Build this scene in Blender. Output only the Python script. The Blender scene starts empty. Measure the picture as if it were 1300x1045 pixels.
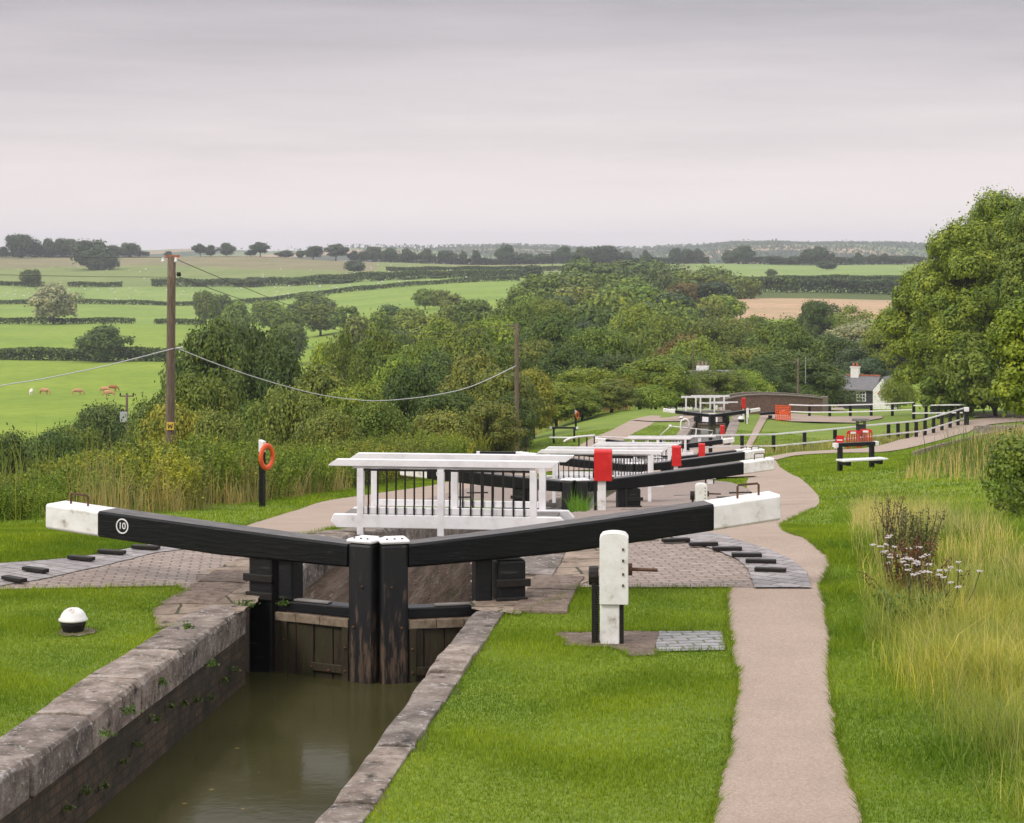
import bpy, bmesh, math, random
import numpy as np
from mathutils import Vector, Matrix, geometry
R = math.radians
random.seed(7); rng = np.random.default_rng(11)
sc = bpy.context.scene
COL = sc.collection
F = 2500.0; HY = 318.0; CZ = 3.5          # focal length in photo pixels, horizon row, eye height above the first lock
sm = lambda t: np.clip(t, 0, 1)**2*(3-2*np.clip(t, 0, 1))

# ---------------------------------------------------------------- terrain
NP = ([-60, 24, 43, 66, 89, 113, 125, 132, 172, 250, 320, 450, 600, 800, 1000, 1500, 1700, 2600, 3600],
      [0, 0, -2.15, -4.4, -6.5, -8.3, -9.2, -9.8, -10.4, -16.6, -18, -18, -15.5, -16, -12, -6.9, -14, -30, -30])
LP = ([-60, 24, 60, 120, 180, 250, 433, 540, 785, 1000, 1100, 1550, 1900, 2600, 3600],
      [-3, -3.5, -7, -13, -17, -21, -28, -27.5, -26, -24, -17, -1.2, -10, -30, -30])
XL = ([0, 29, 46, 80, 110, 150, 170, 250, 400, 1000, 2000], [-8.6, -8.6, -7.6, -4, 0, 8, 12, 12, 10, 0, 0])
WL = ([0, 170, 250, 1000, 1500, 2000], [25, 25, 45, 170, 240, 300])
def G(x, y):
    x = np.asarray(x, float); y = np.asarray(y, float)
    n = np.interp(y, *NP); l = np.interp(y, *LP)
    t = sm((np.interp(y, *XL)-x)/np.interp(y, *WL))
    z = n*(1-t)+l*t
    z = z + 0.085*np.clip(x-np.interp(y, [60, 130, 170], [4, 18, 26]), 0, 14)*sm((y-35)/30)*(1-sm((y-150)/22))
    far = sm((y-2300)/1800)
    px = x/np.maximum(y, 1)*F+650
    hz = 3+3*np.sin(px*.012+1)+ 2.5*np.sin(px*.031)+ 1*np.sin(px*.09)+ 18*np.exp(-((px-955)/65)**2)+13*np.exp(-((px-1150)/140)**2)
    pk = far*(1-sm((y-5200)/1200))
    z = z*(1-pk)+ (hz*.75+CZ)*pk
    z = z + sm((y-200)/300)*(.5*np.sin(x*.021+y*.008)+.3*np.sin(x*.05-y*.013))*(1-far)
    return z
def Gs(x, y): return float(G(x, y))
def at(px, py, d): return Vector(((px-650)/F*d, d, CZ-(py-HY)/F*d))
def gp(px, py):                      # where the view ray through this spot of the photo meets the ground
    lo = 4.0; d = 4.0
    while d < 400:
        if CZ-(py-HY)/F*d < Gs((px-650)/F*d, d): break
        lo = d; d *= 1.03
    hi = d
    for _ in range(30):
        m = (lo+hi)/2
        if CZ-(py-HY)/F*m < Gs((px-650)/F*m, m): hi = m
        else: lo = m
    return Vector(((px-650)/F*hi, hi, Gs((px-650)/F*hi, hi)))
def onG(px, d): x = (px-650)/F*d; return Vector((x, d, Gs(x, d)))
CX = ([-10, 19.4, 43, 66, 89, 112, 124], [-4.98, -1.45, 1.38, 4.1, 6.5, 8.7, 9.8])
CX2 = ([134, 157], [12.8, 16.0])
def cxa(d): return float(np.interp(d, *CX)) if d < 129 else float(12.8+(d-134)*3.2/23)

# ---------------------------------------------------------------- materials
def nmat(name):
    m = bpy.data.materials.new(name); m.use_nodes = True
    nt = m.node_tree; b = nt.nodes['Principled BSDF']; return m, nt, b
def N(nt, t, **k):
    n = nt.nodes.new(t)
    for a, v in k.items():
        if a.startswith('i_'): n.inputs[a[2:].replace('_', ' ')].default_value = v
        else: setattr(n, a, v)
    return n
def ramp(nt, fac, stops):
    r = N(nt, 'ShaderNodeValToRGB'); e = r.color_ramp.elements
    while len(e) < len(stops): e.new(.5)
    for q, (p, c) in zip(e, stops): q.position = p; q.color = (*c, 1) if len(c) == 3 else c
    nt.links.new(fac, r.inputs[0]); return r
def mixc(nt, fac, a, b, mode='MIX'):
    m = N(nt, 'ShaderNodeMix', data_type='RGBA', blend_type=mode)
    for s, v in ((0, fac), (6, a), (7, b)):
        if isinstance(v, (int, float)): m.inputs[s].default_value = v
        elif isinstance(v, tuple): m.inputs[s].default_value = (*v, 1)
        else: nt.links.new(v, m.inputs[s])
    return m.outputs[2]
def noise(nt, sc_, det=4, vec=None, rough=.6):
    n = N(nt, 'ShaderNodeTexNoise'); n.inputs['Scale'].default_value = sc_; n.inputs['Detail'].default_value = det
    n.inputs['Roughness'].default_value = rough
    if vec is not None: nt.links.new(vec, n.inputs['Vector'])
    return n.outputs['Fac']
def coords(nt, kind='Object', scale=None):
    c = N(nt, 'ShaderNodeTexCoord').outputs[kind]
    if scale:
        m = N(nt, 'ShaderNodeMapping'); m.inputs['Scale'].default_value = scale; nt.links.new(c, m.inputs[0]); c = m.outputs[0]
    return c
def geopos(nt, scale=(1, 1, 1)):
    g = N(nt, 'ShaderNodeNewGeometry').outputs['Position']
    m = N(nt, 'ShaderNodeMapping'); m.inputs['Scale'].default_value = scale; nt.links.new(g, m.inputs[0]); return m.outputs[0]
def bump(nt, b, h, strength=.4, dist=.01):
    n = N(nt, 'ShaderNodeBump'); n.inputs['Strength'].default_value = strength; n.inputs['Distance'].default_value = dist
    nt.links.new(h, n.inputs['Height']); nt.links.new(n.outputs[0], b.inputs['Normal'])
def simple(name, stops, scale=6, rough=.6, bs=.3, bd=.005, det=6, spec=.5, vscale=(1, 1, 1), metal=0):
    m, nt, b = nmat(name); v = coords(nt, 'Object', vscale)
    f = noise(nt, scale, det, v)
    r = ramp(nt, f, stops); nt.links.new(r.outputs[0], b.inputs['Base Color'])
    b.inputs['Roughness'].default_value = rough; b.inputs['Specular IOR Level'].default_value = spec; b.inputs['Metallic'].default_value = metal
    if bs: bump(nt, b, noise(nt, scale*6, 4, v), bs, bd)
    return m
M = {}
M['white'] = simple('white_paint', [(.25, (.40, .37, .34)), (.36, (.68, .66, .66)), (.55, (.80, .78, .79))], 4, .45, .15, .003)
M['white_worn'] = simple('worn_white_paint', [(.27, (.16, .10, .06)), (.33, (.5, .46, .42)), (.42, (.70, .68, .65)), (.6, (.80, .78, .77))], 6, .5, .4, .006)
M['black'] = simple('black_paint', [(.25, (.004, .004, .005)), (.60, (.009, .009, .010)), (.72, (.045, .042, .04))], 4, .42, .5, .008, vscale=(1, 7, 7), spec=.3)
M['iron'] = simple('dark_iron', [(.3, (.008, .007, .007)), (.7, (.022, .017, .014))], 20, .55, .4, .003, spec=.3)
M['rust'] = simple('rusty_iron', [(.3, (.03, .015, .01)), (.7, (.12, .05, .02))], 20, .8, .4, .003)
M['red'] = simple('red_plastic', [(.27, (.18, .012, .01)), (.34, (.48, .008, .008)), (.6, (.60, .014, .012)), (.72, (.66, .05, .04))], 5, .4, .15, .003)
M['orange'] = simple('orange_plastic', [(.3, (.62, .07, .012)), (.7, (.78, .11, .02))], 6, .45, .1, .002)
M['yellow'] = simple('yellow_plate', [(.3, (.6, .4, .05)), (.7, (.68, .48, .08))], 6, .45, 0)
M['grey'] = simple('grey_metal', [(.3, (.3, .31, .33)), (.7, (.42, .43, .45))], 6, .5, 0)
M['cable'] = simple('pale_cable', [(.3, (.5, .5, .5)), (.7, (.6, .6, .6))], 6, .5, 0)
M['wire'] = simple('dark_wire', [(.3, (.04, .04, .04)), (.7, (.06, .06, .06))], 6, .5, 0)
M['pole'] = simple('weathered_pole', [(.25, (.06, .042, .028)), (.5, (.14, .10, .07)), (.75, (.24, .19, .14))], 4, .85, .6, .01, vscale=(8, 8, .6))
M['bark'] = simple('bark', [(.3, (.03, .024, .018)), (.7, (.09, .075, .055))], 5, .9, .7, .03, vscale=(3, 3, .6))
M['greywood'] = simple('weathered_wood', [(.3, (.12, .11, .10)), (.7, (.25, .23, .21))], 4, .85, .3, .005)
M['slate'] = simple('slate_roof', [(.3, (.10, .10, .11)), (.7, (.2, .19, .19))], 3, .7, .3, .02, vscale=(1, 4, 4))
M['redclay'] = simple('red_clay', [(.3, (.32, .08, .04)), (.7, (.45, .13, .07))], 3, .8, .2)
M['board'] = simple('black_weatherboard', [(.3, (.022, .022, .026)), (.7, (.04, .04, .045))], 1, .6, .2, .01, vscale=(1, 1, 10))
M['glass'] = simple('window_glass', [(.3, (.02, .025, .03)), (.7, (.05, .055, .06))], 1, .1, 0)
M['cow_tan'] = simple('tan_hide', [(.3, (.42, .2, .09)), (.7, (.55, .3, .15))], 2, .8, 0)
M['cow_red'] = simple('red_hide', [(.3, (.3, .1, .03)), (.7, (.4, .15, .05))], 2, .8, 0)
M['cow_cream'] = simple('cream_hide', [(.3, (.7, .62, .5)), (.7, (.8, .75, .66))], 2, .8, 0)
M['wool'] = simple('wool', [(.3, (.6, .57, .5)), (.7, (.75, .72, .66))], 4, .95, 0)
M['flower_white'] = simple('white_petals', [(.3, (.48, .44, .42)), (.7, (.62, .57, .55))], 9, .7, 0)

def m_beam():
    m, nt, b = nmat('black_beam_paint'); v = coords(nt, 'Object', (1, 7, 7)); f = noise(nt, 4, 8, v, .65)
    r = ramp(nt, f, [(.25, (.004, .004, .005)), (.62, (.008, .008, .009)), (.70, (.035, .032, .03)), (.8, (.10, .085, .07))])
    g = N(nt, 'ShaderNodeNewGeometry'); sx = N(nt, 'ShaderNodeSeparateXYZ'); nt.links.new(g.outputs['Normal'], sx.inputs[0])
    k = ramp(nt, sx.outputs[2], [(.75, (0, 0, 0)), (.92, (1, 1, 1))]); f2 = noise(nt, 3, 9, v, .75)
    mm = N(nt, 'ShaderNodeMath', operation='MULTIPLY'); nt.links.new(k.outputs[0], mm.inputs[0]); nt.links.new(ramp(nt, f2, [(.35, (.25, .25, .25)), (.6, (1, 1, 1))]).outputs[0], mm.inputs[1])
    c = mixc(nt, mm.outputs[0], r.outputs[0], (.15, .135, .13))
    nt.links.new(c, b.inputs['Base Color']); b.inputs['Roughness'].default_value = .48; b.inputs['Specular IOR Level'].default_value = .2
    bump(nt, b, f, .7, .012); return m
M['beam'] = m_beam()
def m_mitre():
    m, nt, b = nmat('worn_black_timber'); v = coords(nt, 'Object', (9, 9, 1.3))
    f = noise(nt, 2.2, 8, v, .65)
    g = N(nt, 'ShaderNodeNewGeometry'); sx = N(nt, 'ShaderNodeSeparateXYZ'); nt.links.new(coords(nt, 'Object'), sx.inputs[0])
    mr = N(nt, 'ShaderNodeMapRange'); mr.inputs[1].default_value = .35; mr.inputs[2].default_value = -.4; mr.inputs[3].default_value = -.05; mr.inputs[4].default_value = .075
    nt.links.new(sx.outputs[2], mr.inputs[0])
    ad = N(nt, 'ShaderNodeMath', operation='ADD'); nt.links.new(f, ad.inputs[0]); nt.links.new(mr.outputs[0], ad.inputs[1])
    r = ramp(nt, ad.outputs[0], [(.48, (.006, .006, .007)), (.565, (.012, .011, .010)), (.61, (.065, .042, .028)), (.78, (.17, .11, .07))])
    nt.links.new(r.outputs[0], b.inputs['Base Color']); b.inputs['Roughness'].default_value = .55
    bump(nt, b, f, .6, .01); return m
M['mitre'] = m_mitre()
def m_wet():
    m, nt, b = nmat('wet_planks'); v = coords(nt, 'Object', (5, 5, 1))
    f = noise(nt, 3, 8, v, .7)
    r = ramp(nt, f, [(.32, (.012, .009, .006)), (.5, (.045, .032, .018)), (.62, (.03, .034, .01)), (.75, (.12, .085, .05))])
    nt.links.new(r.outputs[0], b.inputs['Base Color']); b.inputs['Roughness'].default_value = .5
    bump(nt, b, f, .7, .02); return m
M['wet'] = m_wet()
M['palewood'] = simple('bare_wood', [(.3, (.09, .06, .035)), (.5, (.2, .15, .1)), (.75, (.3, .24, .17))], 8, .8, .5, .006)
def m_stone(name, c1, c2, c3, scale=3, lich=.655, joints=False, vs=(1, 1, 1), moss=None):
    m, nt, b = nmat(name); v = geopos(nt, vs)
    f = noise(nt, scale, 10, v, .7); f2 = noise(nt, scale*4.5, 8, v, .7); f3 = noise(nt, scale*1.7, 3, v)
    c = ramp(nt, f, [(.32, c1), (.5, c2), (.68, c3)]).outputs[0]
    gi = N(nt, 'ShaderNodeNewGeometry'); c = mixc(nt, 1.0, c, ramp(nt, gi.outputs['Random Per Island'], [(0, (.72, .72, .74)), (1, (1.2, 1.16, 1.12))]).outputs[0], 'MULTIPLY')
    li = ramp(nt, f2, [(lich-.07, (0, 0, 0)), (lich, (1, 1, 1))]).outputs[0]
    c = mixc(nt, li, c, (.48, .45, .42))
    mo = ramp(nt, f3, [(.6, (0, 0, 0)), (.7, (1, 1, 1))]).outputs[0]
    c = mixc(nt, mo, c, moss or tuple(a*.55 for a in c1))
    if joints:
        mp = N(nt, 'ShaderNodeMapping'); mp.inputs['Rotation'].default_value = (0, 0, R(-9)); nz = N(nt, 'ShaderNodeTexNoise'); nz.inputs['Scale'].default_value = 1.3
        vm = N(nt, 'ShaderNodeVectorMath', operation='MULTIPLY_ADD'); nt.links.new(v, nz.inputs['Vector']); nt.links.new(nz.outputs['Color'], vm.inputs[0]); vm.inputs[1].default_value = (.35, .35, 0); nt.links.new(v, vm.inputs[2]); nt.links.new(vm.outputs[0], mp.inputs[0])
        br = N(nt, 'ShaderNodeTexBrick'); nt.links.new(mp.outputs[0], br.inputs[0]); br.inputs['Scale'].default_value = 1; br.inputs['Brick Width'].default_value = .95; br.inputs['Row Height'].default_value = .55; br.inputs['Mortar Size'].default_value = .018
        c = mixc(nt, br.outputs['Fac'], c, (.05, .05, .025))
    nt.links.new(c, b.inputs['Base Color']); b.inputs['Roughness'].default_value = .85
    bump(nt, b, f2, 1.0, .05); return m
M['stone'] = m_stone('coping_stone', (.075, .06, .045), (.25, .20, .165), (.43, .37, .32), 3.6, .63)
M['slab'] = m_stone('worn_slabs', (.12, .085, .06), (.26, .20, .15), (.40, .33, .27), 2.6, .70, joints=True)
M['concrete'] = m_stone('rough_concrete', (.13, .09, .065), (.27, .20, .15), (.37, .30, .25), 9, .74)
M['mossy'] = m_stone('mossy_rough_wall', (.07, .05, .035), (.23, .165, .12), (.42, .34, .28), 2.6, .66, vs=(1, .16, 1.3), moss=(.085, .10, .02))
def m_wallbrick(name, c1, c2, mort, sc_=1.0, moss=True, uv=True):
    m, nt, b = nmat(name); v = coords(nt, 'UV' if uv else 'Object')
    br = N(nt, 'ShaderNodeTexBrick'); nt.links.new(v, br.inputs[0])
    br.inputs['Color1'].default_value = (*c1, 1); br.inputs['Color2'].default_value = (*c2, 1); br.inputs['Mortar'].default_value = (*mort, 1)
    br.inputs['Scale'].default_value = sc_; br.inputs['Brick Width'].default_value = .23; br.inputs['Row Height'].default_value = .075; br.inputs['Mortar Size'].default_value = .008
    p = geopos(nt); f = noise(nt, 1.6, 9, p, .7); f2 = noise(nt, 9, 6, p, .7)
    c = br.outputs[0]
    c = mixc(nt, 1.0, c, ramp(nt, f2, [(.3, (.45, .45, .45)), (.7, (1.25, 1.2, 1.15))]).outputs[0], 'MULTIPLY')
    if moss:
        c = mixc(nt, ramp(nt, f, [(.46, (0, 0, 0)), (.60, (.85, .85, .85))]).outputs[0], c, (.026, .022, .012))
        c = mixc(nt, ramp(nt, f2, [(.62, (0, 0, 0)), (.70, (.8, .8, .8))]).outputs[0], c, (.05, .075, .012))
    nt.links.new(c, b.inputs['Base Color']); b.inputs['Roughness'].default_value = .8
    ad = N(nt, 'ShaderNodeMath', operation='SUBTRACT'); nt.links.new(f2, ad.inputs[0]); nt.links.new(br.outputs['Fac'], ad.inputs[1])
    bump(nt, b, ad.outputs[0], .8, .02); return m
M['chamber'] = m_wallbrick('chamber_wall_brick', (.125, .08, .05), (.07, .048, .032), (.055, .045, .032))
M['bridgebrick'] = m_wallbrick('old_red_brick', (.27, .15, .11), (.17, .10, .08), (.2, .17, .14), 1, False)
def m_paver(name, c1, c2, mort, rot=0, bw=.22, rh=.11, off=.5):
    m, nt, b = nmat(name); c0 = coords(nt, 'Object'); mp = N(nt, 'ShaderNodeMapping'); mp.inputs['Rotation'].default_value = (0, 0, rot); nt.links.new(c0, mp.inputs[0])
    br = N(nt, 'ShaderNodeTexBrick'); nt.links.new(mp.outputs[0], br.inputs[0]); br.offset = off
    br.inputs['Color1'].default_value = (*c1, 1); br.inputs['Color2'].default_value = (*c2, 1); br.inputs['Mortar'].default_value = (*mort, 1)
    br.inputs['Scale'].default_value = 1; br.inputs['Brick Width'].default_value = bw; br.inputs['Row Height'].default_value = rh; br.inputs['Mortar Size'].default_value = .012
    f = noise(nt, 2.0, 8, mp.outputs[0], .7); f2 = noise(nt, 14, 6, mp.outputs[0], .7)
    c = mixc(nt, 1.0, br.outputs[0], ramp(nt, f2, [(.3, (.6, .6, .6)), (.7, (1.2, 1.2, 1.2))]).outputs[0], 'MULTIPLY')
    c = mixc(nt, ramp(nt, f, [(.55, (0, 0, 0)), (.72, (.6, .6, .6))]).outputs[0], c, (.20, .16, .13))
    nt.links.new(c, b.inputs['Base Color']); b.inputs['Roughness'].default_value = .75
    ad = N(nt, 'ShaderNodeMath', operation='MULTIPLY_ADD'); nt.links.new(br.outputs['Fac'], ad.inputs[0]); ad.inputs[1].default_value = -1; nt.links.new(f2, ad.inputs[2])
    bump(nt, b, ad.outputs[0], .7, .012); return m
M['paver'] = m_paver('purple_brick_paving', (.29, .215, .18), (.37, .285, .24), (.14, .12, .09), R(-7))
M['bluebrick'] = m_paver('blue_brick_paving', (.24, .23, .245), (.32, .30, .31), (.10, .12, .06), R(-7), .24, .12)
M['kerbbrick'] = m_paver('grey_setts', (.27, .245, .245), (.35, .32, .315), (.16, .14, .12), R(40), .3, .2)
def m_path():
    m, nt, b = nmat('pink_gravel_path'); v = geopos(nt)
    f = noise(nt, 60, 6, v, .8); f2 = noise(nt, .9, 6, v, .7)
    c = ramp(nt, f, [(.3, (.22, .165, .125)), (.5, (.355, .27, .215)), (.7, (.50, .40, .325))]).outputs[0]
    c = mixc(nt, 1.0, c, ramp(nt, f2, [(.3, (.86, .85, .83)), (.7, (1.06, 1.06, 1.06))]).outputs[0], 'MULTIPLY')
    nt.links.new(c, b.inputs['Base Color']); b.inputs['Roughness'].default_value = .9; bump(nt, b, f, .6, .01); return m
M['path'] = m_path()
def m_lawn():
    m, nt, b = nmat('lawn_soil_grass'); v = geopos(nt)
    f = noise(nt, 22, 8, v, .75); f2 = noise(nt, .5, 6, v, .65)
    c = ramp(nt, f, [(.3, (.08, .125, .007)), (.5, (.14, .21, .010)), (.72, (.21, .28, .018))]).outputs[0]
    c = mixc(nt, 1.0, c, ramp(nt, f2, [(.3, (.82, .85, .7)), (.5, (1, 1, 1)), (.72, (1.35, 1.15, 1.2))]).outputs[0], 'MULTIPLY')
    nt.links.new(c, b.inputs['Base Color']); b.inputs['Roughness'].default_value = .9; bump(nt, b, f, .6, .03); return m
M['lawn'] = m_lawn()
def m_fields():
    m, nt, b = nmat('farmland'); at_ = N(nt, 'ShaderNodeAttribute', attribute_name='Col'); v = geopos(nt)
    f = noise(nt, .35, 8, v, .7); f2 = noise(nt, .03, 5, v, .6)
    c = mixc(nt, 1.0, at_.outputs[0], ramp(nt, f, [(.3, (.75, .78, .75)), (.7, (1.2, 1.15, 1.15))]).outputs[0], 'MULTIPLY')
    c = mixc(nt, 1.0, c, ramp(nt, f2, [(.35, (.88, .92, .85)), (.65, (1.15, 1.08, 1.1))]).outputs[0], 'MULTIPLY')
    nt.links.new(c, b.inputs['Base Color']); b.inputs['Roughness'].default_value = .95; b.inputs['Specular IOR Level'].default_value = .1; return m
M['fields'] = m_fields()
def m_leaf(name, trans=.2):
    m, nt, b = nmat(name); oi = N(nt, 'ShaderNodeObjectInfo'); g = N(nt, 'ShaderNodeNewGeometry')
    c = mixc(nt, 1.0, oi.outputs['Color'], ramp(nt, g.outputs['Random Per Island'], [(0, (.65, .7, .62)), (.5, (1, 1, 1)), (.88, (1.28, 1.22, 1.1)), (1, (1.75, 1.5, 1.1))]).outputs[0], 'MULTIPLY')
    f = noise(nt, .55, 3, coords(nt, 'Object'))
    c = mixc(nt, 1.0, c, ramp(nt, f, [(.32, (.6, .72, .6)), (.66, (1.45, 1.28, 1.1))]).outputs[0], 'MULTIPLY')
    nt.links.new(c, b.inputs['Base Color']); b.inputs['Roughness'].default_value = .55; b.inputs['Specular IOR Level'].default_value = .3
    tr = N(nt, 'ShaderNodeBsdfTranslucent'); nt.links.new(c, tr.inputs[0]); mx = N(nt, 'ShaderNodeMixShader'); mx.inputs[0].default_value = trans
    nt.links.new(b.outputs[0], mx.inputs[1]); nt.links.new(tr.outputs[0], mx.inputs[2])
    nt.links.new(mx.outputs[0], nt.nodes['Material Output'].inputs[0]); return m
M['leaf'] = m_leaf('foliage'); M['blade'] = m_leaf('grass_blades', .35)
def m_water():
    m, nt, b = nmat('murky_canal_water'); v = geopos(nt)
    f2 = noise(nt, .8, 5, v)
    c = ramp(nt, f2, [(.3, (.036, .034, .012)), (.7, (.055, .05, .02))]).outputs[0]
    vo = N(nt, 'ShaderNodeTexVoronoi'); vo.inputs['Scale'].default_value = 2.6; nt.links.new(v, vo.inputs[0])
    dots = ramp(nt, vo.outputs['Distance'], [(.045, (1, 1, 1)), (.06, (0, 0, 0))]).outputs[0]
    c = mixc(nt, dots, c, (.16, .12, .03))
    nt.links.new(c, b.inputs['Base Color']); b.inputs['Roughness'].default_value = .12; b.inputs['IOR'].default_value = 1.15
    bump(nt, b, noise(nt, 7, 3, v), .10, .02); return m
M['water'] = m_water()

# ---------------------------------------------------------------- mesh helpers
class MB:
    def __init__(s): s.v = []; s.f = []; s.uv = None
    def add(s, vs, fs, T=None):
        o = len(s.v)
        for p in vs: s.v.append(tuple(T @ Vector(p)) if T is not None else tuple(p))
        s.f += [tuple(i+o for i in f) for f in fs]; return s
    def box(s, x0, x1, y0, y1, z0, z1, T=None):
        return s.add([(x0,y0,z0),(x1,y0,z0),(x1,y1,z0),(x0,y1,z0),(x0,y0,z1),(x1,y0,z1),(x1,y1,z1),(x0,y1,z1)],
                     [(0,3,2,1),(4,5,6,7),(0,1,5,4),(1,2,6,5),(2,3,7,6),(3,0,4,7)], T)
    def ring(s, rings, closed=True, caps=True):            # list of equal-length vertex rings
        o = len(s.v); n = len(rings[0])
        for r in rings: s.v += [tuple(p) for p in r]
        for i in range(len(rings)-1):
            for j in range(n if closed else n-1):
                k = (j+1) % n
                s.f.append((o+i*n+j, o+i*n+k, o+(i+1)*n+k, o+(i+1)*n+j))
        if caps: s.f.append(tuple(o+j for j in range(n))[::-1]); s.f.append(tuple(o+(len(rings)-1)*n+j for j in range(n)))
        return s
    def tube(s, path, r, n=8):
        path = [Vector(p) for p in path]; rs = r if isinstance(r, (list, tuple)) else [r]*len(path); rings = []
        for i, p in enumerate(path):
            t = (path[min(i+1, len(path)-1)]-path[max(i-1, 0)]).normalized()
            a = t.cross(Vector((0, 0, 1)) if abs(t.z) < .9 else Vector((0, 1, 0))).normalized(); b = t.cross(a)
            rings.append([p+a*math.cos(q*2*math.pi/n)*rs[i]+b*math.sin(q*2*math.pi/n)*rs[i] for q in range(n)])
        return s.ring(rings)
    def lathe(s, prof, n=20, c=(0, 0, 0)):
        return s.ring([[(c[0]+r*math.cos(q*2*math.pi/n), c[1]+r*math.sin(q*2*math.pi/n), c[2]+z) for q in range(n)] for r, z in prof])
    def prism(s, poly, y0, y1, T=None):                     # xz outline pushed along y
        n = len(poly); vs = [(x, y0, z) for x, z in poly]+[(x, y1, z) for x, z in poly]
        return s.add(vs, [tuple(range(n)), tuple(range(2*n-1, n-1, -1))]+[(i, i+n, (i+1) % n+n, (i+1) % n) for i in range(n)], T)
    def build(s, name, mat, parent=None, bevel=0, smooth=False, mod=None):
        me = bpy.data.meshes.new(name); me.from_pydata(s.v, [], s.f)
        bm = bmesh.new(); bm.from_mesh(me); bmesh.ops.recalc_face_normals(bm, faces=bm.faces); bm.to_mesh(me); bm.free()
        o = bpy.data.objects.new(name, me); COL.objects.link(o); me.materials.append(M[mat] if isinstance(mat, str) else mat)
        if smooth:
            for p in me.polygons: p.use_smooth = True
        if parent: o.parent = parent
        if bevel:
            b = o.modifiers.new('b', 'BEVEL'); b.width = bevel; b.segments = 2; b.limit_method = 'ANGLE'; b.angle_limit = R(40)
        return o
def tag(o, label=None, cat=None, group=None, kind=None):
    if label: o['label'] = label
    if cat: o['category'] = cat
    if group: o['group'] = group
    if kind: o['kind'] = kind
    return o
def thing(name, loc, rz=0, label=None, cat=None, group=None):
    o = bpy.data.objects.new(name, None); COL.objects.link(o); o.location = loc; o.rotation_euler = (0, 0, rz)
    o.empty_display_size = .2
    return tag(o, label, cat, group)
def copy_tree(o, parent=None):
    c = o.copy(); COL.objects.link(c); c.parent = parent
    for ch in list(o.children): copy_tree(ch, c)
    return c
def npmesh(name, V, Fc, mat, nper=4):
    me = bpy.data.meshes.new(name); nv = len(V); nf = len(Fc)
    me.vertices.add(nv); me.vertices.foreach_set('co', np.asarray(V, np.float32).ravel())
    me.loops.add(nf*nper); me.loops.foreach_set('vertex_index', np.asarray(Fc, np.int32).ravel())
    me.polygons.add(nf); me.polygons.foreach_set('loop_start', np.arange(0, nf*nper, nper, dtype=np.int32))
    me.polygons.foreach_set('loop_total', np.full(nf, nper, np.int32))
    me.update(calc_edges=True); me.materials.append(M[mat]); return me
def link(me, name, parent=None):
    o = bpy.data.objects.new(name, me); COL.objects.link(o); o.parent = parent; return o
def rough(pts, amp, seg=.16):
    rg = random.Random(len(pts)*31+int(pts[0].x*100)); out = []; n = len(pts)
    for i in range(n):
        a, b = pts[i], pts[(i+1) % n]; L = (b-a).length; k = max(1, int(L/seg))
        for j in range(k):
            p = a.lerp(b, j/k); d = (b-a).normalized() if L else Vector((1, 0, 0)); o = rg.uniform(-amp, amp)*(1 if j else .3); out.append(p+Vector((-d.y, d.x, 0))*o)
    return out
def polyarea(name, pts, z, mat, label=None, cat=None, kind='structure', thick=0):
    vs = [Vector((p.x, p.y, 0)) for p in pts]
    tri = geometry.tessellate_polygon([vs])
    mb = MB(); n = len(vs)
    mb.v = [(p.x, p.y, z+(Gs(p.x, p.y))) for p in pts]; mb.f = [tuple(t) for t in tri]
    if thick:
        mb.v += [(p.x, p.y, z-thick+Gs(p.x, p.y)) for p in pts]; mb.f += [(i, (i+1) % n, (i+1) % n+n, i+n) for i in range(n)]
    o = mb.build(name, mat); 
    if label: tag(o, label, cat)
    else: tag(o, kind=kind)
    return o
def inpoly(X, Y, poly):
    ins = np.zeros(X.shape, bool); n = len(poly)
    for i in range(n):
        x0, y0 = poly[i][0], poly[i][1]; x1, y1 = poly[(i+1) % n][0], poly[(i+1) % n][1]
        c = ((y0 > Y) != (y1 > Y)) & (X < (x1-x0)*(Y-y0)/((y1-y0) if y1 != y0 else 1e-9)+x0); ins ^= c
    return ins
def smoothline(pts, k=6):
    out = []; n = len(pts)
    for i in range(n-1):
        p0 = pts[max(i-1, 0)]; p1 = pts[i]; p2 = pts[i+1]; p3 = pts[min(i+2, n-1)]
        for j in range(k):
            t = j/k
            out.append(.5*((2*p1)+(p2-p0)*t+(2*p0-5*p1+4*p2-p3)*t*t+(3*p1-p0-3*p2+p3)*t**3))
    out.append(pts[-1]); return out
HAZE = 1.35e-4
# ---------------------------------------------------------------- terrain meshes
def hole(X, Y):
    c = np.interp(Y, *CX); a = (np.abs(X-c) < 1.42) & (Y > -4) & (Y < 113.5)
    c2 = np.interp(Y, *CX2); b = (np.abs(X-c2) < 1.5) & (Y > 133.5) & (Y < 170)
    return a | b
def build_near():
    xs = np.unique(np.concatenate([np.arange(-90, -14, 3.0), np.arange(-14, 22, .2), np.arange(22, 90, 2.0)]).round(3))
    ys = np.unique(np.concatenate([np.arange(-40, 4, 2.0), np.arange(4, 30, .25), np.arange(30, 175.1, .5)]).round(3))
    X, Y = np.meshgrid(xs, ys); Z = G(X, Y)
    V = np.stack([X, Y, Z], -1).reshape(-1, 3); nx = len(xs); ny = len(ys)
    I, J = np.meshgrid(np.arange(nx-1), np.arange(ny-1)); a = (J*nx+I).ravel()
    Fc = np.stack([a, a+1, a+nx+1, a+nx], 1)
    cxm = X[:-1, :-1].ravel()+np.diff(xs)[I].ravel()/2; cym = Y[:-1, :-1].ravel()+np.diff(ys)[J].ravel()/2
    Fc = Fc[~hole(cxm, cym)]
    o = link(npmesh('grassy_ground', V, Fc, 'lawn'), 'grassy_ground'); tag(o, kind='structure')
build_near()
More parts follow.
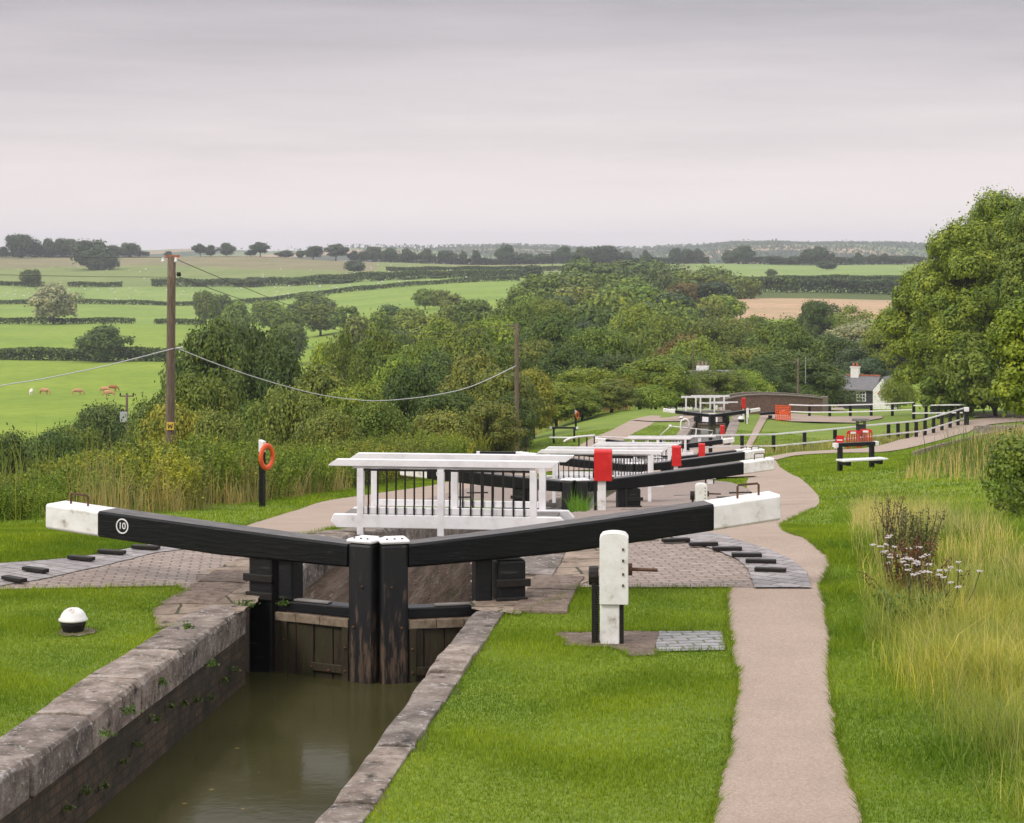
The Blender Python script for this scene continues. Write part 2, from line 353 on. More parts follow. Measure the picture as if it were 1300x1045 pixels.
def build_far():
    us = np.linspace(-.56, .56, 340); ys = 174.5*np.power(7200/174.5, np.linspace(0, 1, 330))
    U, Y = np.meshgrid(us, ys); X = U*Y; Z = G(X, Y)-.03
    V = np.stack([X, Y, Z], -1).reshape(-1, 3); nx = len(us); ny = len(ys)
    I, J = np.meshgrid(np.arange(nx-1), np.arange(ny-1)); a = (J*nx+I).ravel()
    Fc = np.stack([a, a+1, a+nx+1, a+nx], 1)
    me = npmesh('farmland', V, Fc, 'fields')
    px = X/Y*F+650; C = np.zeros(X.shape+(4,)); C[..., 3] = 1
    def setc(mask, c): C[mask, :3] = c
    setc(Y > 0, (.20, .28, .035))
    setc((Y > 540), (.20, .285, .045)); setc((Y > 785), (.20, .285, .06)); setc(Y > 1000, (.215, .295, .085))
    setc(Y > 1110, (.19, .235, .08)); setc((Y > 1110) & (Y > 1330+60*np.sin(px*.01)) & (px < 480), (.22, .20, .11))
    setc((px > 860) & (Y > 560) & (Y < 770), (.42, .30, .19)); setc((px > 860) & (Y >= 770) & (Y < 860), (.09, .12, .035)); setc((px > 880) & (Y > 860), (.21, .29, .09))
    setc((px > 560) & (px < 680) & (Y > 1480), (.36, .23, .14)); setc((Y > 1600), (.14, .17, .06))
    cell = np.floor(px/47+2.3*np.sin(Y*.0021)).astype(int)*7+np.floor(Y/330+1.5*np.sin(px*.011)).astype(int)*13
    pal = np.array([(.36, .27, .17), (.15, .2, .07), (.3, .24, .14), (.06, .09, .04), (.18, .22, .09), (.38, .28, .18), (.05, .07, .035)])
    fm = Y > 2600; C[fm, :3] = pal[(cell[fm]) % 7]
    a_ = me.color_attributes.new('Col', 'FLOAT_COLOR', 'POINT'); a_.data.foreach_set('color', C.reshape(-1).astype(np.float32))
    for p in me.polygons: p.use_smooth = True
    tag(link(me, 'farmland_terrain'), kind='structure')
build_far()

# ---------------------------------------------------------------- canal chambers: walls, copings, water
def axis_pt(d, off):                   # a point beside the canal line, off metres to the right
    e = .5; dx = cxa(d+e)-cxa(d-e); n = Vector((2*e, -dx, 0)).normalized()
    return Vector((cxa(d), d, 0))+n*off
def coping(side, d0, d1, w, name='coping_stone', inner=1.12, lvl=0.03, tall=.28, label=None, step=1.15, mat='stone', face='chamber'):
    root = thing('chamber_wall', (0, 0, 0), 0, label, 'lock wall')
    # brick face below the coping
    mb = MB(); uv = []
    n = max(2, int((d1-d0)/1.0)); rows = []
    zb = Gs(*axis_pt((d0+d1)/2, 0)[:2])-4.3
    for i in range(n+1):
        d = d0+(d1-d0)*i/n; p = axis_pt(d, side*(inner+.02)); q = axis_pt(d, side*(inner+.38)); g = Gs(p.x, p.y)+lvl-tall+.002
        rows.append([(p.x, p.y, zb), (p.x, p.y, g), (q.x, q.y, g), (q.x, q.y, zb)])
    mb.ring(rows, closed=True, caps=True)
    o = mb.build('brick_face', face, root)
    me = o.data; ul = me.uv_layers.new(name='UVMap')
    for p in me.polygons:
        for li in p.loop_indices:
            v = me.vertices[me.loops[li].vertex_index].co; ul.data[li].uv = (v.y+v.x*.1, v.z) if abs(p.normal.y) < .8 else (v.x, v.z)
    # separate stones with slightly different heights and chipped corners
    mb = MB(); d = d0; k = 0
    while d < d1-.05:
        L = min(step*(.8+.5*random.random()), d1-d)
        if d1-d-L < .3: L = d1-d
        gap = .018; ns = 5; rings = []; dz = random.uniform(-.012, .012); do = random.uniform(-.012, .012)
        for i in range(ns+1):
            dd = d+gap+(L-2*gap)*i/ns; ww = w+(.015 if w > .4 else 0)*math.sin(dd*2.1)+random.uniform(-.008, .008)
            g = Gs(*axis_pt(dd, side*inner)[:2]); ch = .035 if i in (0, ns) else .012+random.random()*.018
            jz = random.uniform(-.006, .006)
            pr = [(inner+do, g+lvl-tall), (inner+do-.006*random.random(), g+lvl-ch*1.6+dz), (inner+do+ch, g+lvl+dz+jz), (inner+ww*.5, g+lvl+dz+.008), (inner+ww, g+lvl+dz+jz), (inner+ww, g+lvl-tall)]
            rings.append([tuple(axis_pt(dd, side*o_)[:2])+(z,) for o_, z in pr])
        mb.ring(rings); d += L; k += 1
    c = mb.build(name, mat, root, bevel=.008)
    return root
coping(-1, 3, 19.15, .46, label='left wall of the nearest lock chamber with thick worn coping stones')
coping(1, 3, 19.15, .30, label='right wall of the nearest lock chamber with narrow coping stones beside the lawn')
for s, nm in ((-1, 'left'), (1, 'right')):
    coping(s, 19.16, 21.2, .55, inner=1.46, tall=.2, label=nm+' gate recess wall beside the nearest lock gates', mat='concrete')
    coping(s, 21.21, 41.6, .55, inner=1.12, face='mossy', label=nm+' wall of the second lock chamber under the nearest white footbridge')
    coping(s, 41.61, 44, .55, inner=1.46, label=nm+' recess wall beside the second pair of lock gates')
    coping(s, 44.01, 64.8, .6, inner=1.12, label=nm+' wall of the third lock chamber behind the second gates')
    coping(s, 64.81, 67, .6, inner=1.46, label=nm+' recess wall beside the third pair of lock gates')
    coping(s, 67.01, 87.8, .6, inner=1.12, label=nm+' wall of the fourth lock chamber behind the third gates')
    coping(s, 87.81, 114, .6, inner=1.3, label=nm+' wall of the lowest lock chamber of the near flight')
    coping(s, 133.4, 170, .8, inner=1.35, label=nm+' pale wall of the far lock chamber below the distant gates')
for i, (d0, d1, z) in enumerate([(3, 19.7, -.745), (19.8, 42.8, -3.1), (43.2, 65.9, -4.2), (66.3, 88.8, -6.2), (89.2, 114, -9.2), (133.4, 157, -10.45), (157.2, 172, -12.5)]):
    mb = MB(); a = []; b = []
    n = 8
    for j in range(n+1):
        d = d0+(d1-d0)*j/n; p = axis_pt(d, -1.5); q = axis_pt(d, 1.5); a.append((p.x, p.y, z)); b.append((q.x, q.y, z))
    mb.v = a+b; mb.f = [(j, j+1, n+1+j+1, n+1+j) for j in range(n)]
    o = mb.build('canal_water', 'water'); tag(o, kind='structure')
    # bed and end wall so no chamber is open underneath
# end walls under each gate sill
def endwall(d, zt, label):
    p = axis_pt(d, -1.5); q = axis_pt(d, 1.5); mb = MB()
    dr = (q-p).normalized(); n = Vector((-dr.y, dr.x, 0))*.4
    zb = zt-5
    mb.add([(p.x, p.y, zb), (q.x, q.y, zb), (q.x+n.x, q.y+n.y, zb), (p.x+n.x, p.y+n.y, zb), (p.x, p.y, zt), (q.x, q.y, zt), (q.x+n.x, q.y+n.y, zt), (p.x+n.x, p.y+n.y, zt)],
           [(0,3,2,1),(4,5,6,7),(0,1,5,4),(1,2,6,5),(2,3,7,6),(3,0,4,7)])
    o = mb.build('sill_wall', 'stone'); tag(o, label, 'sill wall')
endwall(20.6, -1.6, 'stone sill wall hidden under the nearest gates'); endwall(113.6, -8.6, 'stone end wall of the lowest near chamber')

# ---------------------------------------------------------------- paving
HARD = []
P = lambda *pts: [gp(x, y) for x, y in pts]
def pav(name, pts, z, mat, hard=True):
    pts = P(*pts); amp = {'concrete': .06, 'slab': .045, 'stone': .03}.get(mat, .012)
    if min(p.y for p in pts) < 40: pts = rough(pts, amp)
    if hard: HARD.append([(p.x, p.y) for p in pts])
    return polyarea(name, pts, z, mat)
def strip(name, Lp, Rp, mat, z=.01, nacr=6, k=14, hard=True):
    L = smoothline(P(*Lp), k); Rr = smoothline(P(*Rp), k); V = []; Fc = []
    wr = random.Random(len(Lp)*7+int(Lp[0][0])); wn = [[wr.uniform(-1, 1) for _ in range(900)] for _ in range(2)]
    def wob(i, s):
        q = wn[1 if s else 0]; return .010*q[i % 900]+.022*q[(i//4) % 900]*(1-(i % 4)/4)+.022*q[(i//4+1) % 900]*((i % 4)/4)
    for i, (a, b) in enumerate(zip(L, Rr)):
        dr = (b-a).normalized(); a = a+dr*wob(i, 0); b = b+dr*wob(i, 3)
        L[i] = a; Rr[i] = b
        for j in range(nacr+1):
            p = a.lerp(b, j/nacr); V.append((p.x, p.y, Gs(p.x, p.y)+z))
    for i in range(len(L)-1):
        for j in range(nacr):
            q = i*(nacr+1)+j; Fc.append((q, q+1, q+nacr+2, q+nacr+1))
    mb = MB(); mb.v = V; mb.f = Fc; o = mb.build(name, mat); tag(o, kind='structure')
    if hard: HARD.append([(p.x, p.y) for p in L]+[(p.x, p.y) for p in reversed(Rr)])
# right towpath
strip('towpath', [(860,1300),(905,1045),(925,955),(936,880),(930,820),(924,775),(927,742)], [(1150,1300),(1092,1045),(1068,955),(1052,880),(1053,820),(1047,775),(1040,742)], 'path')
strip('towpath', [(927,742),(960,722),(935,700),(880,680),(878,664),(925,648),(950,632),(948,612),(955,598),(966,588),(975,581)],
      [(1040,742),(1053,716),(1035,695),(1008,680),(992,668),(1020,652),(1040,638),(1032,622),(1008,604),(990,593),(985,585)], 'path')
strip('towpath', [(975,581),(1010,575),(1060,572),(1110,568),(1165,551),(1215,537),(1262,531),(1310,529)], [(985,585),(1012,579),(1062,576),(1128,574),(1185,562),(1232,548),(1262,539),(1310,535)], 'path', z=.05)
# left towpath
strip('towpath', [(-60,712),(0,716),(60,712),(120,706),(200,691),(270,686),(325,664),(400,640),(470,628),(560,614),(620,598),(690,577),(745,560),(775,547),(803,533),(826,527.5)],
      [(-60,722),(0,728),(60,722),(130,716),(215,700),(300,700),(420,672),(455,655),(500,645),(570,630),(640,612),(720,590),(765,572),(800,553),(825,540),(840,528)], 'path')
pav('brick_apron', [(-80,750),(0,750),(225,745),(246,758),(322,742),(337,700),(420,676),(330,676),(280,688),(215,693),(130,706),(0,722),(-80,726)], .012, 'paver')
pav('stone_slabs', [(192,776),(238,752),(250,731),(300,712),(345,706),(430,677),(440,700),(345,730),(322,770),(280,790),(196,801)], .018, 'slab')
pav('kerb_arc', [(-80,720),(0,717),(60,713),(120,706),(200,691),(270,687),(330,688),(200,703),(140,718),(60,736),(0,746),(-80,752)], .02, 'kerbbrick')
pav('brick_apron', [(650,782),(690,762),(735,747),(1000,747),(985,722),(940,703),(900,692),(850,680),(790,672),(735,672),(690,682),(640,700)], .014, 'paver')
pav('stone_slabs', [(598,776),(656,783),(700,768),(738,746),(775,712),(790,690),(720,682),(660,688),(600,712)], .022, 'slab')
pav('kerb_arc', [(1030,749),(1024,728),(1003,712),(970,698),(930,686),(880,675),(850,668),(800,668),(790,673),(850,684),(880,692),(912,702),(938,714),(950,726),(958,749)], .028, 'kerbbrick')
pav('blue_brick_pad', [(836,803),(918,803),(921,827),(834,829)], .014, 'bluebrick')
pav('concrete_pad', [(710,803),(836,803),(834,832),(800,834),(772,822),(712,820)], .008, 'concrete')
pav('stone_slab', [(870,655),(930,655),(945,668),(880,668)], .045, 'concrete')
# aprons of the second and further gates
pav('brick_apron', [(560,650),(700,636),(715,628),(690,612),(640,606),(590,622),(520,640)], .035, 'paver')
pav('brick_apron', [(770,690),(850,668),(905,652),(955,640),(950,622),(900,610),(800,612),(760,640),(700,660)], .033, 'paver')
pav('brick_apron', [(790,612),(960,606),(945,590),(880,588),(800,592)], .05, 'path')
pav('brick_apron', [(690,600),(800,596),(810,575),(760,575)], .05, 'path')
pav('brick_apron', [(860,584),(955,580),(950,566),(870,566)], .07, 'path')
pav('footpath', [(905,578),(962,578),(957,573),(915,571)], .09, 'path')
pav('footpath', [(946,568),(954,568),(976,528),(966,528)], .07, 'path')
pav('footpath', [(800,534),(850,531),(880,524),(886,529),(868,536),(826,536)], .08, 'path')
pav('footpath', [(964,531),(1005,536),(1085,538),(1120,532),(1120,529),(1060,530),(1006,526),(966,524)], .08, 'path')
pav('lane', [(1020,521),(1075,523),(1070,518),(1030,517)], .1, 'path')
pav('lane', [(1235,531),(1310,531),(1310,527),(1240,527)], .1, 'path')
# raised brick footholds set in the aprons
gl = 'raised foothold bricks in the beam tracks'
def foothold(px, py, ang, L=.34, lab=''):
    p = gp(px, py); t = thing('foothold', (p.x, p.y, p.z+.04), ang, lab, 'foothold', gl)
    MB().box(-L/2, L/2, -.045, .045, -.01, .032).build('raised_brick', 'iron', t, bevel=.008)
for i, (x, y) in enumerate([(18,741),(45,729),(103,714),(142,706),(185,700),(230,694)]):
    foothold(x, y, R(-26+i*6-14), lab='%s raised foothold brick from the left in the left paved arc' % ['first','second','third','fourth','fifth','sixth'][i])
for i, (x, y) in enumerate([(818,688),(858,691),(893,696),(923,702),(948,710),(966,718),(978,729)]):
    foothold(x, y, R(22-i*6), lab='%s raised foothold brick from the left in the right paved arc' % ['first','second','third','fourth','fifth','sixth','seventh'][i])
for i, (x, y) in enumerate([(560,640),(584,634),(606,628),(650,618),(672,613),(900,640),(925,634),(940,628),(870,632)]):
    foothold(x, y, R(10), .6, lab='raised foothold brick in the %s track of the second gates' % ('left' if x < 800 else 'right'))
polyarea('grass_patch', P((500,648),(560,651),(645,648),(660,640),(600,637),(520,640)), .055, 'lawn')
polyarea('grass_patch', P((885,655),(930,658),(925,650),(945,648),(935,644),(890,648)), .055, 'lawn')

# ---------------------------------------------------------------- lock gates
def text_mesh(s, size, mat, parent, T, name='number'):
    c = bpy.data.curves.new('t', 'FONT'); c.body = s; c.size = size; c.align_x = 'CENTER'; c.align_y = 'CENTER'; c.extrude = .003
    o = bpy.data.objects.new('t', c); COL.objects.link(o); dg = bpy.context.evaluated_depsgraph_get(); dg.update()
    me = bpy.data.meshes.new_from_object(o.evaluated_get(dg)); bpy.data.objects.remove(o)
    me.transform(T); me.materials.clear(); me.materials.append(M[mat]); o = link(me, name, parent); return o
def gate_leaf(c, yaw, side, E, rise, label, num=None, zt=.62, zb=-2.2, wl=.7, hand=True, a=R(20), half=1.3, bd=.25):
    """one leaf with its balance beam; origin at the heel; local +x runs outwards along the beam"""
    th = -yaw+(a if side > 0 else -a)
    ux = Vector((math.cos(th), math.sin(th), 0))*side
    heel = Vector(c)+ux*half
    t = thing('lock_gate', heel, th if side > 0 else th+math.pi, label, 'lock gate', 'lock gates with balance beams')
    sy = side                                                     # local y*sy points down the flight
    def bx(mb, x0, x1, y0, y1, z0, z1): return mb.box(x0, x1, min(y0*sy, y1*sy), max(y0*sy, y1*sy), z0, z1)
    # mitre post
    bx(MB(), -half-.0, -half+.27, -.15, .13, zb, zt).build('mitre_post', 'mitre', t, bevel=.03)
    cp = MB(); bx(cp, -half-.012, -half+.285, -.165, .145, zt+.001, zt+.045); cap = cp.build('post_cap', 'white', t, bevel=.022)
    for i in range(3 if c[1] < 50 else 0): MB().lathe([(.012, 0), (.012, .012), (.0, .016)], 6, (-half+.06+i*.075, -.12*sy, zt+.042)).build('nail', 'iron', cap)
    # heel post and quoin irons
    bx(MB(), -.13, .16, -.13, .16, zb, .42).build('heel_post', 'black', t, bevel=.03)
    for xa, xb, za in ((-.15, .20, .16), (-.15, .17, -.02)): bx(MB(), xa, xb, -.17, -.131, za, za+.075).build('iron_strap', 'iron', t, bevel=.008)
    bx(MB(), -.345, -.175, -.10, .12, -.02, .45).build('stub_post', 'black', t, bevel=.02)
    # balance beam, black then white end
    def beam(x0, x1, n):
        rings = []
        for i in range(n+1):
            x = x0+(x1-x0)*i/n; u = (x+half)/(E+half)
            top = zt-.02+rise*u**1.15; h = bd*(.88+.24*min(1, u*2.2)-.10*max(0, u-.45)); y0 = -.16-.02*u; y1 = .12+.05*u; c_ = .022
            rings.append([(x, y*sy, z) for y, z in ((y0+c_, top-h), (y1-c_, top-h), (y1, top-h+c_), (y1, top-c_), (y1-c_, top), (y0+c_, top), (y0, top-c_), (y0, top-h+c_))])
        return MB().ring(rings)
    bm_ = beam(-half+.271, E-wl, 10).build('balance_beam', 'beam', t)
    be = beam(E-wl+.001, E, 4).build('beam_end', 'white_worn', t, bevel=.008)
    zt2 = zt-.02+rise
    if hand:
        xa = E-.28; MB().tube([(xa-.13, -.02, zt2-.12), (xa-.13, -.02, zt2+.075), (xa-.115, -.02, zt2+.09), (xa+.085, -.02, zt2+.10), (xa+.10, -.02, zt2+.085), (xa+.1, -.02, zt2-.1)], .012, 6).build('handle', 'rust', be)
    # gate frame
    bx(MB(), -half+.27, -.176, -.09, .11, -.13, -.02).build('top_rail', 'black', t, bevel=.015)
    pl = MB(); bx(pl, -.75, -.2, -.07, .02, -.019, .0); pl.build('foot_plank', 'greywood', t, bevel=.006)
    st = MB(); x = -half+.275
    while x < -.16:
        w = min(random.uniform(.22, .34), -.15-x); bx(st, x, x+w-.006, -.125-random.random()*.012, -.08, -.215-random.random()*.01, -.135); x += w
    st.build('capping_strip', 'palewood', t, bevel=.006)
    pk = MB(); x = -half+.275
    while x < -.14:
        w = min(random.uniform(.15, .22), -.13-x); y = -.085-random.random()*.02
        bx(pk, x, x+w-.008, y, .05, zb, -.22-random.random()*.01); x += w
    pk.build('planking', 'wet', t, bevel=.005)
    br = MB(); bx(br, -half+.28, -half+.35, -.13, -.106, zb, -.22); bx(br, -.3, -.24, -.13, -.106, zb, -.22); bx(br, -half+.351, -half+.72, -.128, -.106, -.68, -.60); br.build('batten', 'wet', t, bevel=.004)
    for (xx, zz) in ((-half+.31, -.42), (-half+.31, -.65), (-.8, -.66), (-.6, -.64), (-.27, -.4), (-half+.1, .2), (-half+.2, -.2)) if c[1] < 50 else ():
        bo = MB(); bo.lathe([(.014, -.0), (.014, .012), (.006, .018)], 8, (0, 0, 0)); n = len(bo.v)-24
        for k in range(n, len(bo.v)):
            v = bo.v[k]; bo.v[k] = (xx+v[0], (-.13-v[2]-(.022 if xx < -half+.25 else 0))*sy, zz+v[1])
        bo.build('bolt_head', 'rust', t)
    if num:
        xp = E-wl-.32 if side < 0 else E-wl-.4; u = (xp+half)/(E+half); zc = zt-.02+rise*u**1.15-.12; y = (-.16-.02*u-.002)*sy
        rg = MB(); n = 28
        for k in range(n):
            a0 = 2*math.pi*k/n; a1 = 2*math.pi*(k+1)/n
            ri, ro = .067, .080
            q = [(xp+r_*math.cos(a_), y-.004*sy, zc+r_*math.sin(a_)) for r_, a_ in ((ri, a0), (ro, a0), (ro, a1), (ri, a1))]
            q += [(p[0], y+.003*sy, p[2]) for p in q]
            rg.add(q, [(0,1,2,3),(4,5,6,7),(0,1,5,4),(2,3,7,6),(1,2,6,5),(0,3,7,4)])
        pg = rg.build('number_ring', 'white', t)
        for k, ch in enumerate(num):
            # facing -y*sy in local space
            ox = (k-(len(num)-1)/2)*.048*(-1 if side < 0 else 1)
            T = Matrix.Translation((xp+ox, y-.003*sy, zc)) @ (Matrix.Rotation(R(90), 4, 'X') if side > 0 else Matrix.Rotation(R(180), 4, 'Z') @ Matrix.Rotation(R(90), 4, 'X'))
            text_mesh(ch, .10, 'white', pg, T, 'numeral')
    return t
GATES = [(19.4, -1.31, .65, 4.41-1.3+.05-.33, .40, 4.17-1.3+.02-.16, .19, ('nearest', '10'), R(6.8), .62),
         (43, None, None, 3.25, .42, 3.0, .2, ('second', '11'), R(6.5), .62),
         (66, None, None, 3.3, .42, 3.0, .25, ('third', None), R(5.5), .62),
         (89, None, None, 3.25, .35, 3.0, .3, ('fourth', None), R(5), .62),
         (113, None, None, 2.9, .35, 3.0, .3, ('fifth', None), R(4), .62),
         (157, 15.95, None, 2.9, .42, 2.7, .38, ('distant', None), R(0), .62)]
for (d, x, _, ER, rr, EL, rl, (nm, num), yaw, zt) in GATES:
    x = cxa(d) if x is None else x; g = Gs(x+2.5, d) if d > 22 else 0.0
    k = {'nearest': 'Nearest', 'second': 'Second', 'third': 'Third', 'fourth': 'Fourth', 'fifth': 'Fifth', 'distant': 'Distant'}[nm]
    zb = -2.2
    ll = {'nearest': 'nearest left lock gate, long black beam with white end and a ringed number 10', 'second': 'left gate seen through the nearest white footbridge, beam bearing a ringed number',
          'third': 'left gate of the third pair, mostly hidden behind the second footbridge', 'fourth': 'left gate of the fourth pair behind the two far red covers',
          'fifth': 'left gate at the foot of the flight, short white beam end by the curved towpath', 'distant': 'left half of the small distant gates in front of the brick bridge'}[nm]
    lr = {'nearest': 'nearest right lock gate, rising black beam with big white end over the towpath', 'second': 'right gate of the second pair, beam rising behind the nearest red cover',
          'third': 'right gate of the third pair, white beam end with an iron handle behind the second', 'fourth': 'right gate of the fourth pair, white beam end furthest up below the fence',
          'fifth': 'right gate at the foot of the flight behind the third red cover', 'distant': 'right half of the small distant gates in front of the brick bridge'}[nm]
    gate_leaf((x, d, g), yaw, -1, EL, rl, ll, num, zt, zb, .7 if d < 150 else 1.0)
    gate_leaf((x, d, g), yaw, 1, ER, rr, lr, None, zt, zb, .72 if d < 150 else .9)

# ---------------------------------------------------------------- footbridges
def footbridge(d, dx, label, w=2.9, yaw=R(6.8), bars=8, zoff=0, h=.95):
    x = cxa(d)+dx; g = Gs(x+2, d)+zoff; t = thing('footbridge', (x, d, g), -yaw, label, 'footbridge', 'white footbridges over the chambers')
    for k, (y, sh) in enumerate(((0, -.0), (.75, .12))):
        r = w/2
        MB().prism([(-r+sh, h-.085), (r+sh-.10, h-.085), (r+sh, h-.01), (r+sh-.0, h), (-r+sh+.10, h), (-r+sh, h-.07)], y-.055, y+.055).build('hand_rail', 'white', t, bevel=.008)
        MB().box(-r+sh+.3, r+sh-.3, y-.02, y+.02, h-.115, h-.086).build('under_rail', 'white', t)
        xs = (-r+.40+sh*.3, -.03+sh*.5, r-.32+sh*.3)
        for xx in xs:
            MB().box(xx-.042, xx+.042, y-.045, y+.045, (.0-zoff) if k == 0 else .2, h-.116).build('post', 'white', t, bevel=.006)
        MB().prism([(-r+.02+sh, .17), (-r+.10+sh, .09), (r+.0+sh*.3, .09), (r+.10+sh*.3, .17), (r+.02+sh*.3, .26), (-r+.06+sh, .26)], y+(-.044 if k == 0 else -.15), y+(.044 if k == 0 else -.05)).build('deck_beam', 'white', t, bevel=.01)
        MB().box(xs[0]+.045, xs[2]-.045, y-.03, y+.03, .27, .35).build('bottom_rail', 'white', t, bevel=.004)
        for p in range(2):
            xa, xb = xs[p]+.045, xs[p+1]-.045
            fr = MB().box(xa, xb, y-.03, y-.014, h-.145, h-.118)
            fr.build('bar_frame', 'iron', t)
            for q in range(bars if not (k == 1 and p == 0) else 0):
                xx = xa+(xb-xa)*(q+.5)/bars
                MB().tube([(xx, y-.042, .265), (xx, y-.042, .36), (xx, y-.021, .39), (xx, y-.021, h-.146)], .0115, 6).build('baluster', 'iron', t)
    dk = MB()
    for q in range(4): dk.box(-w/2+.15, w/2-.05, .1+q*.13, .225+q*.13, .2, .24)
    dk.build('deck', 'greywood', t, bevel=.004)
    return t
footbridge(24.6, -.03, 'nearest white footbridge with black balusters behind the two mitre posts')
footbridge(47, .25, 'second white footbridge, crossing behind the nearest red cover', yaw=R(5), w=3.0, zoff=.32)
footbridge(71, -.2, 'third white footbridge, partly hidden behind the second one', yaw=R(5), w=3.1, zoff=.4)
footbridge(94, .0, 'fourth white footbridge, furthest of the near flight below the hooped railing', yaw=R(4), w=3.2, zoff=.5)
def far_bridge():
    t = thing('footbridge', (15.6, 163, -9.9), 0, 'small distant white footbridge with open rails before the brick bridge', 'footbridge', 'white footbridges over the chambers')
    for y in (0, .9):
        MB().box(-1.6+y, 1.6+y, y-.05, y+.05, 1.2, 1.35).build('hand_rail', 'white', t)
        MB().box(-.1+y, 2.3+y, y-.04, y+.04, .72, .82).build('mid_rail', 'white', t)
        for xx in (-1.2, 0, 1.15): MB().box(xx+y-.06, xx+y+.06, y-.06, y+.06, 0, 1.19).build('post', 'white', t)
    MB().box(-2.2, 2.6, .06, .84, -.02, .1).build('deck', 'greywood', t)
far_bridge()

# ---------------------------------------------------------------- paddle stands
def paddle(px, d, label, red=False, h=1.0, w=.25, z=None, small=False):
    p = onG(px, d); z = p.z if z is None else z
    t = thing('paddle_stand', (p.x, p.y, z), R(-4), label, 'paddle gear', 'lock paddle stands')
    n = 8; hw = w/2
    po = MB().box(-hw*.95, hw*.42, -.07, .07, 0, h*.60 if red else h-.05)
    po.build('post', 'white_worn', t, bevel=.008)
    if not red:
        hd = MB(); top = [( -hw*.98, h*.33), (hw*1.05, h*.33), (hw*1.05, h-.05)]+[(hw*1.05-(2.03*hw)*i/10*1.0, h-.05+.045*math.sin(math.pi*(i/10))**.35) for i in range(1, 10)]+[(-hw*.98, h-.05)]
        # the head box stops above the ground; narrower post below
        hd.prism([(x, z if z > h*.34 else h*.36) for x, z in top], -.10, -.071); hd.prism([(x, z if z > h*.34 else h*.36) for x, z in top], .071, .10)
        hd.box(hw*.421, hw*1.05, -.07, .07, h*.36, h-.06)
        hd.build('head_box', 'white_worn', t, bevel=.005)
        MB().box(hw*.425, hw*.72, -.06, .06, 0, h*.355).build('side_post', 'iron', t, bevel=.006)
        MB().box(hw*.43, hw*.73, -.066, -.061, .02, .17).build('steel_plate', 'iron', t)
    else:
        rc = MB(); w2 = hw*1.55; pr = [(-.14, .50*h), (-.14, h-.06)]+[(-.14+.14*(1-math.cos(math.pi*i/8))*1.0, h-.06+.06*math.sin(math.pi*i/8)) for i in range(1, 8)]+[(.14, h-.06), (.14, .5*h)]
        vs = [(-w2, y, zz) for y, zz in pr]+[(w2*.95, y, zz) for y, zz in pr]; k = len(pr)
        rc.add(vs, [tuple(range(k)), tuple(range(2*k-1, k-1, -1))]+[(i, i+k, (i+1) % k+k, (i+1) % k) for i in range(k)])
        rc.build('red_cover', 'red', t, bevel=.01)
        MB().lathe([(.035, 0), (.035, .03), (.015, .06)], 8, (w2*.95+.01, -.1, h*.52)).build('padlock', 'rust', t)
    # toothed rack standing left of the post and the spindle on the right
    rk = MB().box(-hw*.95-.075, -hw*.95-.035, -.05, .05, 0, h*.62)
    if h > .6:
        for i in range(int(h*.6/.022)): rk.box(-hw*.95-.034, -hw*.95-.012, -.03, .03, .01+i*.022, .021+i*.022)
    rk.build('toothed_rack', 'iron', t)
    gc = MB().ring([[(-hw*.95-.052+x_, .07*math.cos(q*math.pi/6), h*.6+.085*math.sin(q*math.pi/6)) for q in range(12)] for x_ in (-.05, .035)])
    gc.build('gear_case', 'iron', t, bevel=.008)
    if not red and not small:
        sp = MB(); sp.ring([[(hw*1.05+x_, .05*math.cos(q*math.pi/5), h*.66+.055*math.sin(q*math.pi/5)) for q in range(10)] for x_ in (0, .035)]); sp.tube([(hw*1.05+.03, 0, h*.66), (hw*1.05+.26, 0, h*.655)], .016, 6)
        sp.build('spindle', 'rust', t)
        for zz in (.52, .62, .74, .84): MB().box(hw*.62, hw*.74, -.112, -.1005, h*zz, h*zz+.022).build('bolt', 'rust', t)
    return t
paddle(779, 17.55, 'nearest white paddle post on the lawn with toothed rack and rusty spindle')
paddle(766, 40, 'nearest paddle stand under a big scuffed red cover', red=True, h=1.28, w=.24)
paddle(859, 64, 'paddle stand under the middle one of three red covers', red=True, h=1.32, w=.2)
paddle(891, 87, 'paddle stand under the smaller right-hand red cover by the fence end', red=True, h=1.3, w=.19)
paddle(890, 37.5, 'white paddle post half hidden behind the nearest right beam', h=.6, w=.22)
paddle(903, 60, 'small white paddle head showing over the second right beam', h=.55, w=.25, small=True)
paddle(917, 136, 'tiny red covered paddle stand on the far right lawn', red=True, h=1.3, w=.2)
paddle(944, 160, 'tiny red covered paddle stand behind the distant right beam', red=True, h=1.75, w=.2)
paddle(949, 155, 'tall slim white paddle post beside the distant gates', h=1.25, w=.2, small=True)

# ---------------------------------------------------------------- bollards
def bollard(px, py, label, s=1.0):
    p = gp(px, py); t = thing('bollard', p, 0, label, 'bollard', 'white capped mooring bollards'); t.scale = (s, s, s)
    MB().lathe([(.085, 0), (.095, .02), (.112, .07), (.118, .105)], 24).build('base', 'iron', t, smooth=True)
    MB().lathe([(.118, .106), (.133, .112), (.134, .125), (.118, .14), (.108, .17), (.085, .2), (.05, .222), (.0, .23)], 24).build('cap', 'white_worn', t, smooth=True)
bollard(93, 803, 'white domed bollard on the near left lawn')
bollard(588, 650, 'white domed bollard in the grass patch behind the nearest footbridge')
bollard(865, 533, 'small bollard on the far left lawn of the distant lock', 1.4)
bollard(941, 536, 'white capped black bollard beside the slim distant paddle post', 2.2)
bollard(923, 566, 'white capped black bollard below the tiny red cover', 2.2)
bollard(959, 575.5, 'low white bollard in front of the long fence', 1.8)
